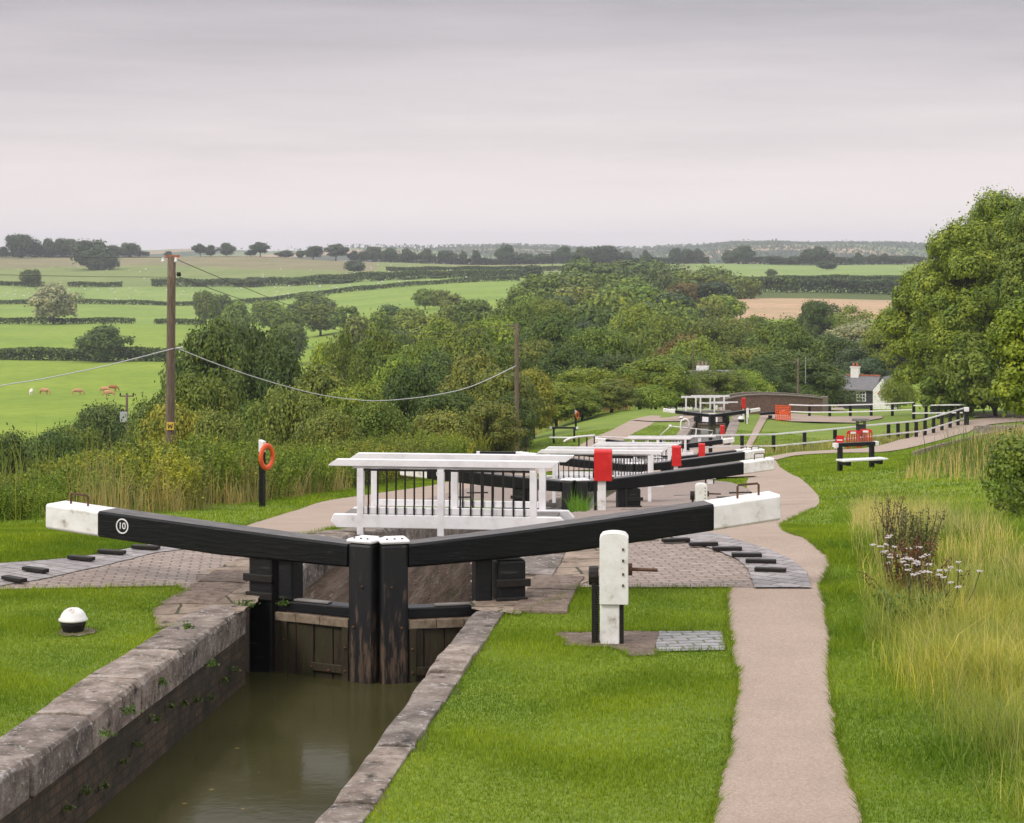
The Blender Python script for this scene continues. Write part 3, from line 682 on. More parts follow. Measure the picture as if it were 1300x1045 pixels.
# small soil rings
for (px, py, a) in ((98, 803, 1.0),):
    p = gp(px, py); polyarea('bare_soil', [Vector((p.x+.17*a*math.cos(q*math.pi/10)*(1+.12*math.sin(q*1.7)), p.y-.02+.2*a*math.sin(q*math.pi/10)*(1+.15*math.cos(q*2.3)), 0)) for q in range(20)], .012, 'concrete')

# ---------------------------------------------------------------- lifebuoys, benches, fences
def lifebuoy(px, d, label, h=1.5):
    p = onG(px, d); t = thing('lifebuoy_post', p, R(-32), label, 'lifebuoy stand', 'lifebuoy posts beside the path')
    MB().box(-.06, .06, -.05, .05, 0, h-.02).build('post', 'black', t, bevel=.01)
    MB().prism([(-.065, h-.26), (.065, h-.26), (.065, h-.02), (-.065, h+.02)], -.056, .056).build('post_top', 'white', t, bevel=.006)
    rg = MB(); n = 24; rings = []
    MBv = []
    for i in range(n):
        a = 2*math.pi*i/n; cx_ = .21*math.cos(a); cz_ = .25*math.sin(a)
        rings.append([( .16+(-.03)+ .0+ .045*math.cos(b)+0*.1, cx_*(1+.28*math.sin(b)*1), h-.36+cz_*(1+.24*math.sin(b))) for b in [2*math.pi*k/10 for k in range(10)]])
    rings.append(rings[0]); rg.ring(rings, caps=False)
    rg.build('lifebuoy', 'orange', t, smooth=True)
    MB().box(.061, .10, -.03, .03, h-.2, h-.1).build('bracket', 'iron', t)
lifebuoy(333, 44.5, 'near lifebuoy post with bright orange ring in front of the dry grass bank')
lifebuoy(731, 152, 'distant lifebuoy post behind the far left bench', 1.5)
def bench(px, d, yaw, label, w=1.5, h=.95):
    p = onG(px, d); t = thing('bench', p, yaw, label, 'bench', 'black and white lockside benches')
    for s in (-1, 1):
        MB().box(s*w*.36-.07, s*w*.36+.07, -.05, .09, -.1, h-.13).build('post', 'black', t, bevel=.012)
        MB().prism([(s*w*.36-.065, .22), (s*w*.36+.065, .22), (s*w*.36+.065, .36), (s*w*.36-.065, .36)], -.55, -.051).build('bracket', 'black', t, bevel=.01)
    MB().box(-w*.42, w*.42, -.06, .10, h-.129, h).build('back_beam', 'black', t, bevel=.012)
    for s in (-1, 1):
        MB().box(min(s*w*.421, s*w*.5), max(s*w*.421, s*w*.5), -.065, .105, h-.135, h+.004).build('beam_end', 'white', t, bevel=.01)
    MB().box(-w*.5, w*.5, -.60, -.10, .361, .42).build('seat', 'white', t, bevel=.012)
bench(1087, 66, R(24), 'black bench with white seat on the right meadow in front of the red barriers', 1.75, .93)
bench(716, 138, R(-4), 'small far black bench with white ends on the left lawn', 2.0, 1.1)
bench(632, 85, R(-5), 'low bench whose back shows above the nearest footbridge', 1.85, .95)
def stub(px, d, h, w, label, white=0):
    p = onG(px, d); t = thing('marker_post', p, R(5), label, 'post', 'short black marker posts')
    MB().box(-w/2, w/2, -w/2, w/2, 0, h-white).build('post', 'black', t, bevel=.012)
    if white: MB().box(-w/2-.004, w/2+.004, -w/2-.004, w/2+.004, h-white+.001, h).build('post_top', 'white', t, bevel=.012)
stub(667, 118, 1.1, .12, 'plain black marker post on the left lawn edge by the scrub')
stub(1227, 139, 1.3, .28, 'thick black post with white top by the dark trees', .3)
def fence(pts, label, n_each, h=1.0, r1=.09, pw=.21, low=.40):
    """pts: (px, d) corner list; post count per span"""
    P3 = [onG(a, b) for a, b in pts]; t = thing('rail_fence', P3[0], 0, label, 'fence', 'black and white rail fences'); o = P3[0]
    loc = lambda v: v-o
    tops = []
    for i in range(len(P3)-1):
        a, b = P3[i], P3[i+1]; n = n_each[i]
        for k in range(n+(1 if i == len(P3)-2 else 0)):
            p = a.lerp(b, k/n); p.z = Gs(p.x, p.y); q = loc(p); tops.append(q)
            MB().box(q.x-pw/2, q.x+pw/2, q.y-pw/2, q.y+pw/2, q.z-.25, q.z+h).build('post', 'black', t, bevel=.01)
    for nm, z0, off in (('top_rail', h+.002, 0), ('bottom_rail', low, -pw/2-.035)):
        rs = []
        for i, q in enumerate(tops):
            a = tops[max(i-1, 0)]; b = tops[min(i+1, len(tops)-1)]; dr = (b-a); dr.z = 0; dr.normalize(); n = Vector((-dr.y, dr.x, 0))
            if n.y > 0: n = -n
            c = q+n*(-off if False else abs(off))+Vector((0, 0, z0)); hh = r1 if nm == 'top_rail' else .09; ww = .045 if nm == 'top_rail' else .03
            rs.append([c+n*ww, c+n*ww+Vector((0, 0, hh)), c-n*ww+Vector((0, 0, hh)), c-n*ww])
        MB().ring(rs).build(nm, 'white', t, bevel=.008)
fence([(838, 112), (902, 116), (942, 118), (1060, 121), (1128, 126), (1226, 141)], 'long white railed fence with black posts crossing in front of the far lock', [2, 1, 3, 2, 9], h=1.08)
fence([(1002, 163), (1160, 157)], 'far straight white railed fence in front of the dark cottage', [6], h=.95)
fence([(1160, 150), (1224, 146)], 'short upper fence closing the corner by the black post', [4], h=.98)
# barriers
def ped_barrier(px, d, label, yaw):
    p = onG(px, d); t = thing('safety_barrier', p, yaw, label, 'barrier', 'red plastic barriers behind the bench')
    fr = MB(); w = .78; h = 1.05
    fr.prism([(-w/2, .12), (w/2, .12), (w/2, .26), (-w/2, .26)], -.03, .03)
    fr.prism([(-w/2, h-.2), (w/2, h-.2), (w/2-.05, h-.05), (w/2-.14, h), (-w/2+.14, h), (-w/2+.05, h-.05)], -.03, .03)
    for k in range(6): x = -w/2+.04+k*(w-.08)/5; fr.box(x-.035, x+.035, -.025, .025, .261, h-.201)
    fr.build('panel', 'red', t, bevel=.01)
    MB().box(-.16, .16, -.04, -.031, h-.19, h-.07).build('reflective_strip', 'white', t)
    for s in (-1, 1): MB().box(s*w*.38-.03, s*w*.38+.03, -.22, .22, 0, .119).build('foot', 'red', t, bevel=.01)
ped_barrier(1083, 113, 'left one of two slotted red barriers behind the right bench', R(4)); ped_barrier(1099, 113.8, 'right one of two slotted red barriers behind the right bench', R(-12))
def sign(px, d):
    p = onG(px, d); t = thing('warning_sign', p, R(-15), 'small tilted red and white sign left of the red barriers', 'sign')
    MB().prism([(-.27, .35), (.2, .35), (.28, .85), (-.15, .85)], -.02, .0).build('panel', 'red', t, bevel=.01)
    MB().prism([(-.16, .55), (.15, .55), (.16, .61), (-.15, .61)], -.024, -.0205).build('white_band', 'white', t)
    MB().box(-.25, -.21, .0, .03, 0, .6).build('leg', 'iron', t); MB().box(.15, .19, .0, .03, 0, .6).build('leg', 'iron', t)
    MB().box(-.32, .2, -.03, .01, .1, .345).build('white_board', 'white', t)
sign(1066, 112)
def lectern():
    p = onG(1093, 119); t = thing('stone_lectern', p, R(-10), 'grey wooden information lectern behind the red barriers', 'lectern')
    MB().box(-.30, -.12, -.1, .1, 0, 1.5).build('post', 'greywood', t, bevel=.02); MB().box(.12, .30, -.1, .1, 0, 1.5).build('post', 'greywood', t, bevel=.02)
    MB().prism([(-.55, 1.5), (.55, 1.5), (.5, 1.66), (-.5, 1.66)], -.35, .35).build('board', 'greywood', t, bevel=.02)
    MB().box(-.3, .3, -.12, -.105, .8, 1.3).build('notice', 'glass', t)
lectern()
def orange_barrier():
    p = onG(994, 158); t = thing('mesh_barrier', p, R(-28), 'leaning bright orange mesh barrier beside the distant black beam', 'barrier')
    m = MB(); h = 1.25; w = 1.25
    for i in range(9): z = .1+i*(h-.12)/8; m.box(-w/2, w/2, -.01, .01, z-.035, z+.035)
    m.box(-w*.26, w*.3, -.012, .012, .5, .8)
    for i in range(9): x = -w/2+i*w/8; m.box(x-.03, x+.03, .011, .02, .05, h)
    m.build('mesh_panel', 'orange', t)
    for s in (-1, 1): MB().tube([(s*w/2, 0, 0), (s*w/2, 0, h+.08)], .03, 6).build('post', 'orange', t)
orange_barrier()
def far_beam():
    p = at(977, 524, 160); t = thing('lock_gate', (p.x, p.y, p.z-.55), R(8), 'short black and white beam beside the orange mesh barrier', 'lock gate', 'lock gates with balance beams')
    MB().prism([(-.8, .35), (.75, .45), (.75, .68), (-.8, .55)], -.15, .15).build('balance_beam', 'black', t, bevel=.02)
    MB().prism([(.751, .43), (1.25, .46), (1.25, .72), (.751, .69)], -.16, .16).build('beam_end', 'white', t, bevel=.02)
    MB().box(-.1, .2, -.1, .1, -.3, .34).build('post', 'black', t); MB().box(-.9, .8, -.5, -.2, -.25, -.12).build('step_plank', 'white_worn', t)
far_beam()
def handrail_arc():
    pts = [at(716, 561, 100), at(719, 558.5, 100), at(726, 556, 100), at(735, 554.5, 100.3), at(755, 552.8, 101)]
    t = thing('curved_handrail', onG(735, 100), 0, 'low curved white handrail on black posts at the left path edge', 'handrail')
    o = t.location; MB().tube([p-o for p in smoothline(pts, 4)], .05, 8).build('rail', 'white', t, smooth=True)
    for px, d in ((735, 100.3), (754.5, 101)): a = at(px, 553.5, d)-o; MB().tube([a, (a.x, a.y, -.4)], .035, 6).build('post', 'black', t)
handrail_arc()
def pipe_rail():
    D = 117; pts = [at(838, 553, D), at(851, 541, D), at(905, 547, D+1), at(904, 551, D+1), at(899, 555, D)]
    t = thing('pipe_railing', onG(870, D), 0, 'white pipe railing with a tall hoop standing before the far lock', 'railing'); o = t.location
    MB().tube([p-o for p in pts], .035, 6).build('rail', 'white', t, smooth=True)
    hp = [at(866, 556, D), at(864, 541, D)]+[at(869.5+5.2*math.cos(a), 537-5*math.sin(a), D) for a in np.linspace(math.pi, 0, 8)]+[at(875, 545, D)]
    MB().tube([p-o for p in hp], .05, 6).build('hoop', 'white', t, smooth=True)
    MB().tube([at(884, 544.5, D)-o, at(883, 556, D)-o], .035, 6).build('post', 'white', t)
    MB().lathe([(0, -.1), (.1, -.05), (.1, .05), (0, .1)], 8, tuple(at(851, 541, D)-o)).build('ball', 'white', t, smooth=True)
pipe_rail()
# low white cross rail joining the fifth gate
def cross_rail():
    t = thing('white_rail', onG(800, 112), 0, 'long thin white rail level with the fifth gates', 'railing'); o = t.location
    a = at(806, 556, 113); b = at(908, 554, 115)
    MB().tube([a-o, b-o], .07, 6).build('rail', 'white', t)
    for f_ in (.15, .35, .55, .8):
        p = a.lerp(b, f_)-o; MB().box(p.x-.09, p.x+.09, p.y-.05, p.y+.05, Gs(p.x+o.x, p.y+o.y)-o.z-.3, p.z-.071).build('post', 'white', t)
    p = at(745, 554, 112)-o; q = at(806, 556, 113)-o
    MB().tube([p, q], .035, 6).build('thin_rail', 'white', t); MB().tube([p+Vector((0, 0, .1)), p-Vector((0, 0, .9))], .04, 6).build('thin_post', 'black', t)
cross_rail()
def retaining():
    a, b = onG(1240, 128), onG(1318, 122); t = thing('retaining_wall', (0, 0, 0), 0, 'low dark stone wall at the right end of the towpath', 'wall')
    mb = MB(); d = (b-a).normalized(); n = Vector((-d.y, d.x, 0))*.25
    pr = [a+n, a-n, b-n, b+n]; mb.add([(p.x, p.y, p.z-.3) for p in pr]+[(p.x, p.y, p.z+.5) for p in pr], [(0,1,2,3),(4,5,6,7),(0,1,5,4),(1,2,6,5),(2,3,7,6),(3,0,4,7)])
    mb.build('stonework', 'stone', t, bevel=.03)
    ps = [onG(1160, 88), onG(1200, 100), onG(1266, 118)]; t2 = thing('stone_kerb', (0, 0, 0), 0, 'long pale stone kerb beside the dry grass on the right', 'kerb')
    rs = [];
    for p in smoothline(ps, 8): rs.append([(p.x, p.y-.2, p.z-.2), (p.x, p.y-.2, p.z+.22), (p.x, p.y+.2, p.z+.22), (p.x, p.y+.2, p.z-.2)])
    MB().ring(rs).build('kerb_stones', 'slab', t2, bevel=.02)
retaining()

# ---------------------------------------------------------------- brick bridge, cottages
def brick_bridge():
    t = thing('brick_bridge', (0, 0, 0), 0, 'old red brick humpback bridge beyond the distant lock', 'bridge')
    top = [(918, 507), (935, 503), (950, 501), (965, 500.3), (985, 500.6), (1005, 501.6), (1025, 503), (1047, 505)]
    D0 = 169; n = len(top); up = []
    def dd(px): return D0+ (px-1047)*.03
    f = []; b = []
    for px, py in top:
        a = at(px, py+1.8, dd(px)); f.append(a)
    mb = MB(); k = n
    zb = f[-1].z-2.6
    rows = [[(p.x, p.y, zb), (p.x, p.y, p.z), (p.x, p.y+.45, p.z), (p.x, p.y+.45, zb)] for p in f]
    mb.ring(rows); o = mb.build('parapet', 'bridgebrick', t)
    me = o.data; ul = me.uv_layers.new(name='UVMap')
    for p in me.polygons:
        for li in p.loop_indices: v = me.vertices[me.loops[li].vertex_index].co; ul.data[li].uv = (v.x, v.z)
    mb = MB(); rows = [[(p.x, p.y-.07, p.z+.002), (p.x, p.y-.07, p.z+.12), (p.x, p.y+.52, p.z+.12), (p.x, p.y+.52, p.z+.002)] for p in f]; mb.ring(rows); mb.build('coping', 'bridgebrick', t, bevel=.02)
    e = f[-1]; MB().box(e.x-.25, e.x+.3, e.y-.12, e.y+.6, zb, e.z+.22).build('end_pier', 'bridgebrick', t, bevel=.03)
    rows = [[(p.x, p.y+4, zb), (p.x, p.y+4, p.z), (p.x, p.y+4.45, p.z), (p.x, p.y+4.45, zb)] for p in f]; MB().ring(rows).build('far_parapet', 'bridgebrick', t)
    rows = [[(p.x, p.y+.5, zb), (p.x, p.y+.5, p.z-.9), (p.x, p.y+4, p.z-.9), (p.x, p.y+4, zb)] for p in f]; MB().ring(rows).build('roadway', 'path', t)
brick_bridge()
def cottage():
    D = 250; p = at(1092, 517, D); g = p.z
    t = thing('cottage', (p.x, p.y, g), R(-24), 'small black boarded cottage with slate roof and white chimney among the trees', 'cottage')
    # local: x right, y away; main body long along x; front face y=0
    W = 4.4; Dp = 4.0; hz = 2.35; rz = 3.9
    MB().box(-W/2-.6, 1.84, 0, Dp, -1.0, hz).build('wall', 'board', t)
    # ridge runs along x
    rf = MB(); x0, x1 = -W/2-.9, W/2-.1
    rf.add([(x0, -.35, hz-.1), (x1, -.35, hz-.1), (x1-.0, Dp/2, rz), (x0+.0, Dp/2, rz), (x1, Dp+.35, hz-.1), (x0, Dp+.35, hz-.1),
            (x0, -.35, hz-.25), (x1, -.35, hz-.25), (x1, Dp/2, rz-.2), (x0, Dp/2, rz-.2), (x1, Dp+.35, hz-.25), (x0, Dp+.35, hz-.25)],
           [(0,1,2,3), (3,2,4,5), (6,7,8,9), (9,8,10,11), (0,1,7,6), (5,4,10,11), (0,3,9,6), (3,5,11,9), (1,2,8,7), (2,4,10,8)])
    roof = rf.build('roof', 'slate', t)
    MB().box(x0+.8, x1+.02, Dp/2-.12, Dp/2+.12, rz-.03, rz+.12).build('ridge_tiles', 'redclay', roof)
    ch = MB().box(-W/2+.55, -W/2+1.6, Dp/2-.4, Dp/2+.4, rz-.9, rz+1.0).build('chimney', 'white_worn', t, bevel=.02)
    MB().box(-W/2+.48, -W/2+1.67, Dp/2-.47, Dp/2+.47, rz+1.001, rz+1.12).build('chimney_cap', 'white_worn', ch)
    for dx in (.3, .78): MB().lathe([(.15, 0), (.17, .1), (.13, .45), (.15, .5)], 10, (-W/2+.55+dx, Dp/2, rz+1.12)).build('chimney_pot', 'redclay', ch)
    # white gabled wing on the right
    MB().prism([(1.85, -1.0), (4.3, -1.0), (4.3, 2.3), (3.1, 3.75), (1.85, 2.3)], -.9, 2.5).build('gable_wing', 'white_worn', t)
    g2 = MB(); 
    for s, xa, xb in ((1, 1.7, 3.1), (-1, 4.5, 3.1)):
        g2.add([(xa, -.85, 2.12), (xb, -.85, 3.82), (xb, 2.6, 3.82), (xa, 2.6, 2.12), (xa, -.85, 2.25), (xb, -.85, 3.97), (xb, 2.6, 3.97), (xa, 2.6, 2.25)], [(0,1,2,3),(4,5,6,7),(0,1,5,4),(1,2,6,5),(2,3,7,6),(3,0,4,7)])
    g2.build('wing_roof', 'slate', t)
    w = MB().box(-.45, .75, -.06, -.002, .75, 2.1).build('window', 'white', t)
    gl_ = MB()
    for i in range(3):
        for j in range(3): gl_.box(-.37+i*.36, -.09+i*.36, -.075, -.061, .83+j*.41, 1.16+j*.41)
    gl_.build('pane', 'glass', w)
    aw = MB(); n = 10
    pr = [(3.1+.62*math.cos(a), 1.75+.62*math.sin(a)) for a in np.linspace(0, math.pi, n)]; aw.prism(pr, -.96, -.902); wa = aw.build('arched_window', 'redclay', t)
    aw = MB(); pr = [(3.1+.45*math.cos(a), 1.8+.45*math.sin(a)) for a in np.linspace(0, math.pi, n)]; aw.prism(pr, -.985, -.961); aw.build('pane', 'white', wa)
cottage()
def hidden_house():
    p = at(887, 475, 210); t = thing('house', p, R(-15), 'house hidden in the trees, only its pale twin chimney stack and grey ridge show', 'house')
    MB().box(-3.2, 3, 0, 5, -4.5, -1.0).build('wall', 'white_worn', t)
    MB().prism([(-3.5, -1.0), (3.3, -1.0), (3.0, .25), (-3.2, .25)], 1.2, 3.8).build('roof', 'slate', t)
    c = MB().box(-.65, .65, 2.2, 3.0, .0, .75).build('chimney', 'white_worn', t, bevel=.03)
    for s in (-.4, 0, .4): MB().lathe([(.16, 0), (.13, .5)], 8, (s, 2.6, .75)).build('chimney_pot', 'slab', c)
hidden_house()

# ---------------------------------------------------------------- poles and wires
def pole(px, d, ytop, label, r0=.15, r1=.12, lean=0.0, plate=False, arm=None, name='utility_pole'):
    top = at(px, ytop, d); g = Gs(top.x, top.y); h = top.z-g
    t = thing(name, (top.x-lean*h, top.y, g), 0, label, 'utility pole', 'wooden utility poles')
    mb = MB(); mb.ring([[(lean*h*k/8+(r0+(r1-r0)*k/8)*math.cos(q*math.pi/6), (r0+(r1-r0)*k/8)*math.sin(q*math.pi/6), -.4+(h+.4)*k/8) for q in range(12)] for k in range(9)])
    mb.build('pole', 'pole', t, smooth=True)
    return t, h
T1, h1 = pole(218, 65, 325, 'tall brown wooden pole with yellow plate rising from the left scrub', .165, .135, .010)
o1 = T1.location
def rel(px, py, d, t): return at(px, py, d)-t.location
pl = rel(216, 541, 64.8, T1); plate = MB().box(pl.x-.12, pl.x+.12, pl.y+.0, pl.y+.02, pl.z-.13, pl.z+.13).build('warning_plate', 'yellow', T1)
zz = MB()
for pts in ([(-.07, .07), (-.05, -.08)], [(-.05, -.08), (0, .05)], [(0, .05), (.04, -.08)], [(.04, -.08), (.075, .08)]):
    (xa, za), (xb, zb_) = pts; zz.tube([(pl.x+xa, pl.y-.004, pl.z+za), (pl.x+xb, pl.y-.004, pl.z+zb_)], .012, 4)
zz.build('plate_marks', 'iron', plate)
b = rel(218, 327, 65, T1); MB().box(b.x-.2, b.x+.24, b.y-.1, b.y+.1, b.z, b.z+.08).build('top_bracket', 'redclay', T1)
for dx in (-.26, .16): MB().lathe([(.04, 0), (.06, .05), (.04, .1), (.05, .14), (0, .17)], 8, (b.x+dx, b.y-.15, b.z-.16)).build('insulator', 'white', T1)
b = rel(227, 351, 65, T1); MB().lathe([(.06, 0), (.08, .06), (.06, .14)], 8, tuple(b)).build('junction_box', 'iron', T1)
b = rel(224, 442, 65, T1); MB().tube([b-Vector((.12, 0, .03)), b+Vector((.22, 0, .03))], .03, 6).build('cable_clamp', 'cable', T1)
T2, h2 = pole(656, 110, 411, 'slim wooden pole in the middle of the picture at the edge of the scrub', .13, .11)
b = rel(656, 412, 110, T2); MB().box(b.x-.45, b.x+.12, b.y-.05, b.y+.05, b.z-.12, b.z-.04).build('crossarm', 'pole', T2)
T3, h3 = pole(1013, 205, 455, 'pale wooden pole standing behind the brick bridge', .13, .1)
MB().box(-.9, -.1, -.04, .04, h3-.4, h3-.3).build('crossarm', 'pole', T3); MB().tube([(.8, 0, h3-2.6), (.8, 0, h3+.2)], .03, 5).build('wire_drop', 'grey', T3)
T4, h4 = pole(161, 180, 501, 'short dark pole with crossarm and grey transformer box at the cattle field', .13, .11)
MB().box(-.65, .65, -.05, .05, h4-.2, h4-.08).build('crossarm', 'pole', T4)
for s in (-.6, 0.0, .6): MB().lathe([(.06, 0), (.09, .08), (.05, .22), (0, .26)], 8, (s, 0, h4-.08)).build('insulator', 'iron', T4)
tb = MB().box(-.55, .1, -.45, -.13, h4-2.5, h4-1.55).build('transformer', 'grey', T4, bevel=.04)
for s in (-.42, -.22, -.02): MB().lathe([(.05, 0), (.07, .06), (.04, .25)], 6, (s, -.3, h4-1.55)).build('bushing', 'iron', tb)
T5, h5 = pole(880, 205, 434, 'thin grey pole above the pale twin chimneys', .07, .06)
def cable(pts, r, mat, label, name='overhead_cable'):
    ps = smoothline([at(*p) for p in pts], 8); o = ps[0].copy()
    t = MB().tube([p-o for p in ps], r, 6).build(name, mat, smooth=True); t.location = o; tag(t, label, 'cable', 'overhead wires')
cable([(-120, 515, 48), (0, 490, 54), (60, 480, 57), (140, 463, 61), (222, 442, 65)], .016, 'cable', 'pale thick cable running left from the tall pole over the cattle field')
cable([(224, 442, 65), (280, 464, 70), (340, 484, 77), (400, 500, 84), (450, 507.5, 89), (490, 508.5, 93), (550, 502, 99), (600, 490, 104), (656, 464, 110)], .021, 'cable', 'pale thick cable sagging from the tall pole to the middle pole')
cable([(-120, 326, 40), (0, 325, 52), (110, 326.5, 58), (217, 327, 65)], .008, 'wire', 'upper thin dark wire running left from the pole top')
cable([(-120, 348, 40), (0, 349, 52), (110, 351, 58), (217, 352, 65)], .008, 'wire', 'lower thin dark wire running left from the pole')
cable([(221, 328, 65), (300, 361, 74), (400, 398, 84), (520, 424, 96), (656, 412, 110)], .012, 'wire', 'upper thin dark wire descending right from the pole top')
cable([(228, 352, 65), (300, 378, 74), (400, 412, 84), (520, 432, 96), (656, 416, 110)], .012, 'wire', 'lower thin dark wire descending right from the pole')
# ---------------------------------------------------------------- foliage generators
def leafcards(C, Nn, size, fold=.0, aspect=1.5, r=rng):
    """one small folded quad per centre C with normal Nn"""
    n = len(C); Nn = Nn/np.linalg.norm(Nn, axis=1, keepdims=True)
    a = r.normal(size=(n, 3)); a -= (a*Nn).sum(1, keepdims=True)*Nn; a /= np.linalg.norm(a, axis=1, keepdims=True)
    b = np.cross(Nn, a); s = size*(r.uniform(.6, 1.35, (n, 1))) if np.isscalar(size) else size[:, None]*r.uniform(.6, 1.35, (n, 1))
    V = np.stack([C-a*s*aspect/2, C+b*s/2+Nn*s*fold, C+a*s*aspect/2, C-b*s/2+Nn*s*fold], 1).reshape(-1, 3)
    return V, np.arange(4*n).reshape(-1, 4)
def rdir(n, r): v = r.normal(size=(n, 3)); return v/np.linalg.norm(v, axis=1, keepdims=True)
def crown_data(seed, W, H, z0, nc, per, ls, shape='round', cr=(.16, .28), fill=.35):
    """W crown width, H total height, z0 height where the crown starts; nc clumps of per leaves"""
    r = np.random.default_rng(seed); Cs = []; rad = []; zc = (z0+H)/2; hz = (H-z0)/2; k = 0
    while len(Cs) < nc:
        d = rdir(1, r)[0]; q = r.uniform(fill, 1)**.5
        if shape == 'round': f = np.array([W/2, W/2, hz])
        p = d*q*.84; w = 1.0
        if shape == 'oak': w = 1.0 if p[2] > -.3 else .9
        if shape == 'tall': w = .78+.3*(1-p[2])/2
        if shape == 'cone': w = max(.12, (1-p[2])/2*1.25)
        if shape == 'airy': w = 1.0
        w *= 1+.18*math.sin(3*math.atan2(d[1], d[0])+seed)+.1*math.sin(7*p[2]+seed)
        if d[2] < -.9 and shape != 'bush': continue
        c = np.array([p[0]*W/2*w, p[1]*W/2*w, zc+p[2]*hz]); Cs.append(c)
        rad.append(r.uniform(*cr)*W*(.75 if shape == 'airy' else 1))
    V = []; o = 0; Cc = []; Nn = []
    for c, ra in zip(Cs, rad):
        n = int(per*(ra/(np.mean(rad)))**1.6); d = rdir(n*2, r); d = d[d[:, 2] > -.7][:n]
        q = (1-.32*r.random((len(d), 1))**1.8); wob = 1+.22*np.sin(d[:, :1]*5+c[0])*np.cos(d[:, 1:2]*6+c[1])
        P_ = c+d*ra*q*wob*np.array([1, 1, .8]); Cc.append(P_); Nn.append(d*1.15+rdir(len(d), r)*.5+np.array([0, 0, .3]))
    Cc = np.concatenate(Cc); Nn = np.concatenate(Nn)
    # a few stray sprays outside the clumps break the outline
    ns = len(Cc)//14; i = r.integers(0, len(Cc), ns); Cc2 = Cc[i]+(Cc[i]-np.array([0, 0, zc]))*r.uniform(.02, .10, (ns, 1))+r.normal(size=(ns, 3))*ls
    Cc = np.concatenate([Cc, Cc2]); Nn = np.concatenate([Nn, rdir(ns, r)])
    keep = Cc[:, 2] > z0*.35
    V, Fc = leafcards(Cc[keep], Nn[keep], ls, r=r); return V, Fc, Cs, rad
def limbs(mb, H, z0, Cs, r0, n=9, lean=0):
    mb.tube([(0, 0, -.6), (.02*H, 0, z0*.5), (0, .01*H, (z0+H)*.42), (.01*H, 0, H*.75)], [r0*1.25, r0*.95, r0*.7, r0*.2], 8)
    for c in Cs[:n]:
        s = Vector((0, 0, random.uniform(z0*.6, z0+.3*(H-z0)))); e = Vector(c); m = s.lerp(e, .5)+Vector((0, 0, .04*H))
        mb.tube([s, m, e], [r0*.45, r0*.28, r0*.08], 5)
KINDS = {}
def kind(name, seed, W, H, z0, nc, per, ls, **k):
    V, Fc, Cs, rad = crown_data(seed, W, H, z0, nc, per, ls, **k)
    cm = npmesh(name+'_crown', V, Fc, 'leaf')
    mb = MB(); limbs(mb, H, z0, Cs, H*.022); me = bpy.data.meshes.new(name+'_trunk'); me.from_pydata(mb.v, [], mb.f); me.materials.append(M['bark'])
    KINDS[name] = (cm, me, W, H)
kind('broad', 1, 12, 11, .3, 95, 330, .24, shape='oak', cr=(.09, .17), fill=.55)
kind('broad2', 2, 11, 12, .3, 95, 330, .24, fill=.6, shape='round', cr=(.09, .17))
kind('tall', 3, 9, 13, .3, 80, 300, .23, shape='tall', cr=(.1, .19), fill=.55)
kind('tall2', 4, 8, 12, .3, 80, 300, .23, shape='tall', cr=(.1, .19), fill=.55)
kind('airy', 5, 10, 13, 1.2, 40, 330, .2, shape='airy', cr=(.14, .24))
kind('cone', 6, 7, 12, .8, 50, 260, .27, shape='cone', cr=(.14, .26))
kind('shrub', 8, 7, 5, .1, 50, 300, .15, shape='bush', cr=(.14, .24))
kind('shrub2', 9, 6, 5, .1, 60, 260, .14, shape='bush', cr=(.10, .2))
kind('far', 21, 12, 12, .8, 44, 130, .6, shape='oak', cr=(.15, .26))
kind('far2', 22, 10, 13, .8, 40, 130, .58, shape='tall', cr=(.15, .28))
kind('far3', 23, 9, 12, 1.6, 30, 100, .55, shape='airy', cr=(.13, .24))
kind('farlow', 24, 14, 9, .2, 44, 130, .65, shape='round', cr=(.16, .28))
kind('farsky', 26, 10, 12, 1.6, 40, 110, .5, shape='round', cr=(.12, .2))
kind('willow', 25, 12, 12, 1.2, 70, 150, .5, shape='oak', cr=(.12, .2))
TCOL = {'dark': (.072, .118, .017), 'mid': (.13, .19, .02), 'bright': (.19, .26, .023), 'yellow': (.23, .25, .028), 'olive': (.155, .19, .03),
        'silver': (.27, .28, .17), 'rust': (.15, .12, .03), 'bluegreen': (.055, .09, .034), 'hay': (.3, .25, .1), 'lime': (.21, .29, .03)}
TN = {'dark': 'dark green', 'mid': 'mid green', 'bright': 'bright green', 'yellow': 'yellowish green', 'olive': 'olive green', 'silver': 'silvery', 'rust': 'rust tinged', 'bluegreen': 'bluish green', 'hay': 'straw coloured', 'lime': 'lime green'}
def tree(k, px, yt, wpx, d, tint, label=None, cat='tree', group=None, name=None, yb=None, sink=0):
    cm, tm, W, H = KINDS[k]; p = onG(px, d); zt = CZ-(yt-HY)/F*d; h = max(1.0, zt-p.z+sink); w = wpx/F*d
    s = w/W*.92; sz = h/H*.97
    if sz > s*1.9: 
        s = max(s, sz/1.9)
    t = thing(name or 'tree', (p.x, p.y, p.z-sink), random.uniform(0, 6.28), label, cat, group); t.scale = (s, s, sz)
    c = link(cm, 'crown' if 'shrub' not in k else 'foliage', t); tr = link(tm, 'trunk' if 'shrub' not in k else 'stem', t)
    j = random.uniform(.85, 1.18); cc = TCOL[tint]; c.color = (cc[0]*j*random.uniform(.93, 1.08), cc[1]*j, cc[2]*j, 1)
    return t
def ax(px, d): return (px-650)/F*d
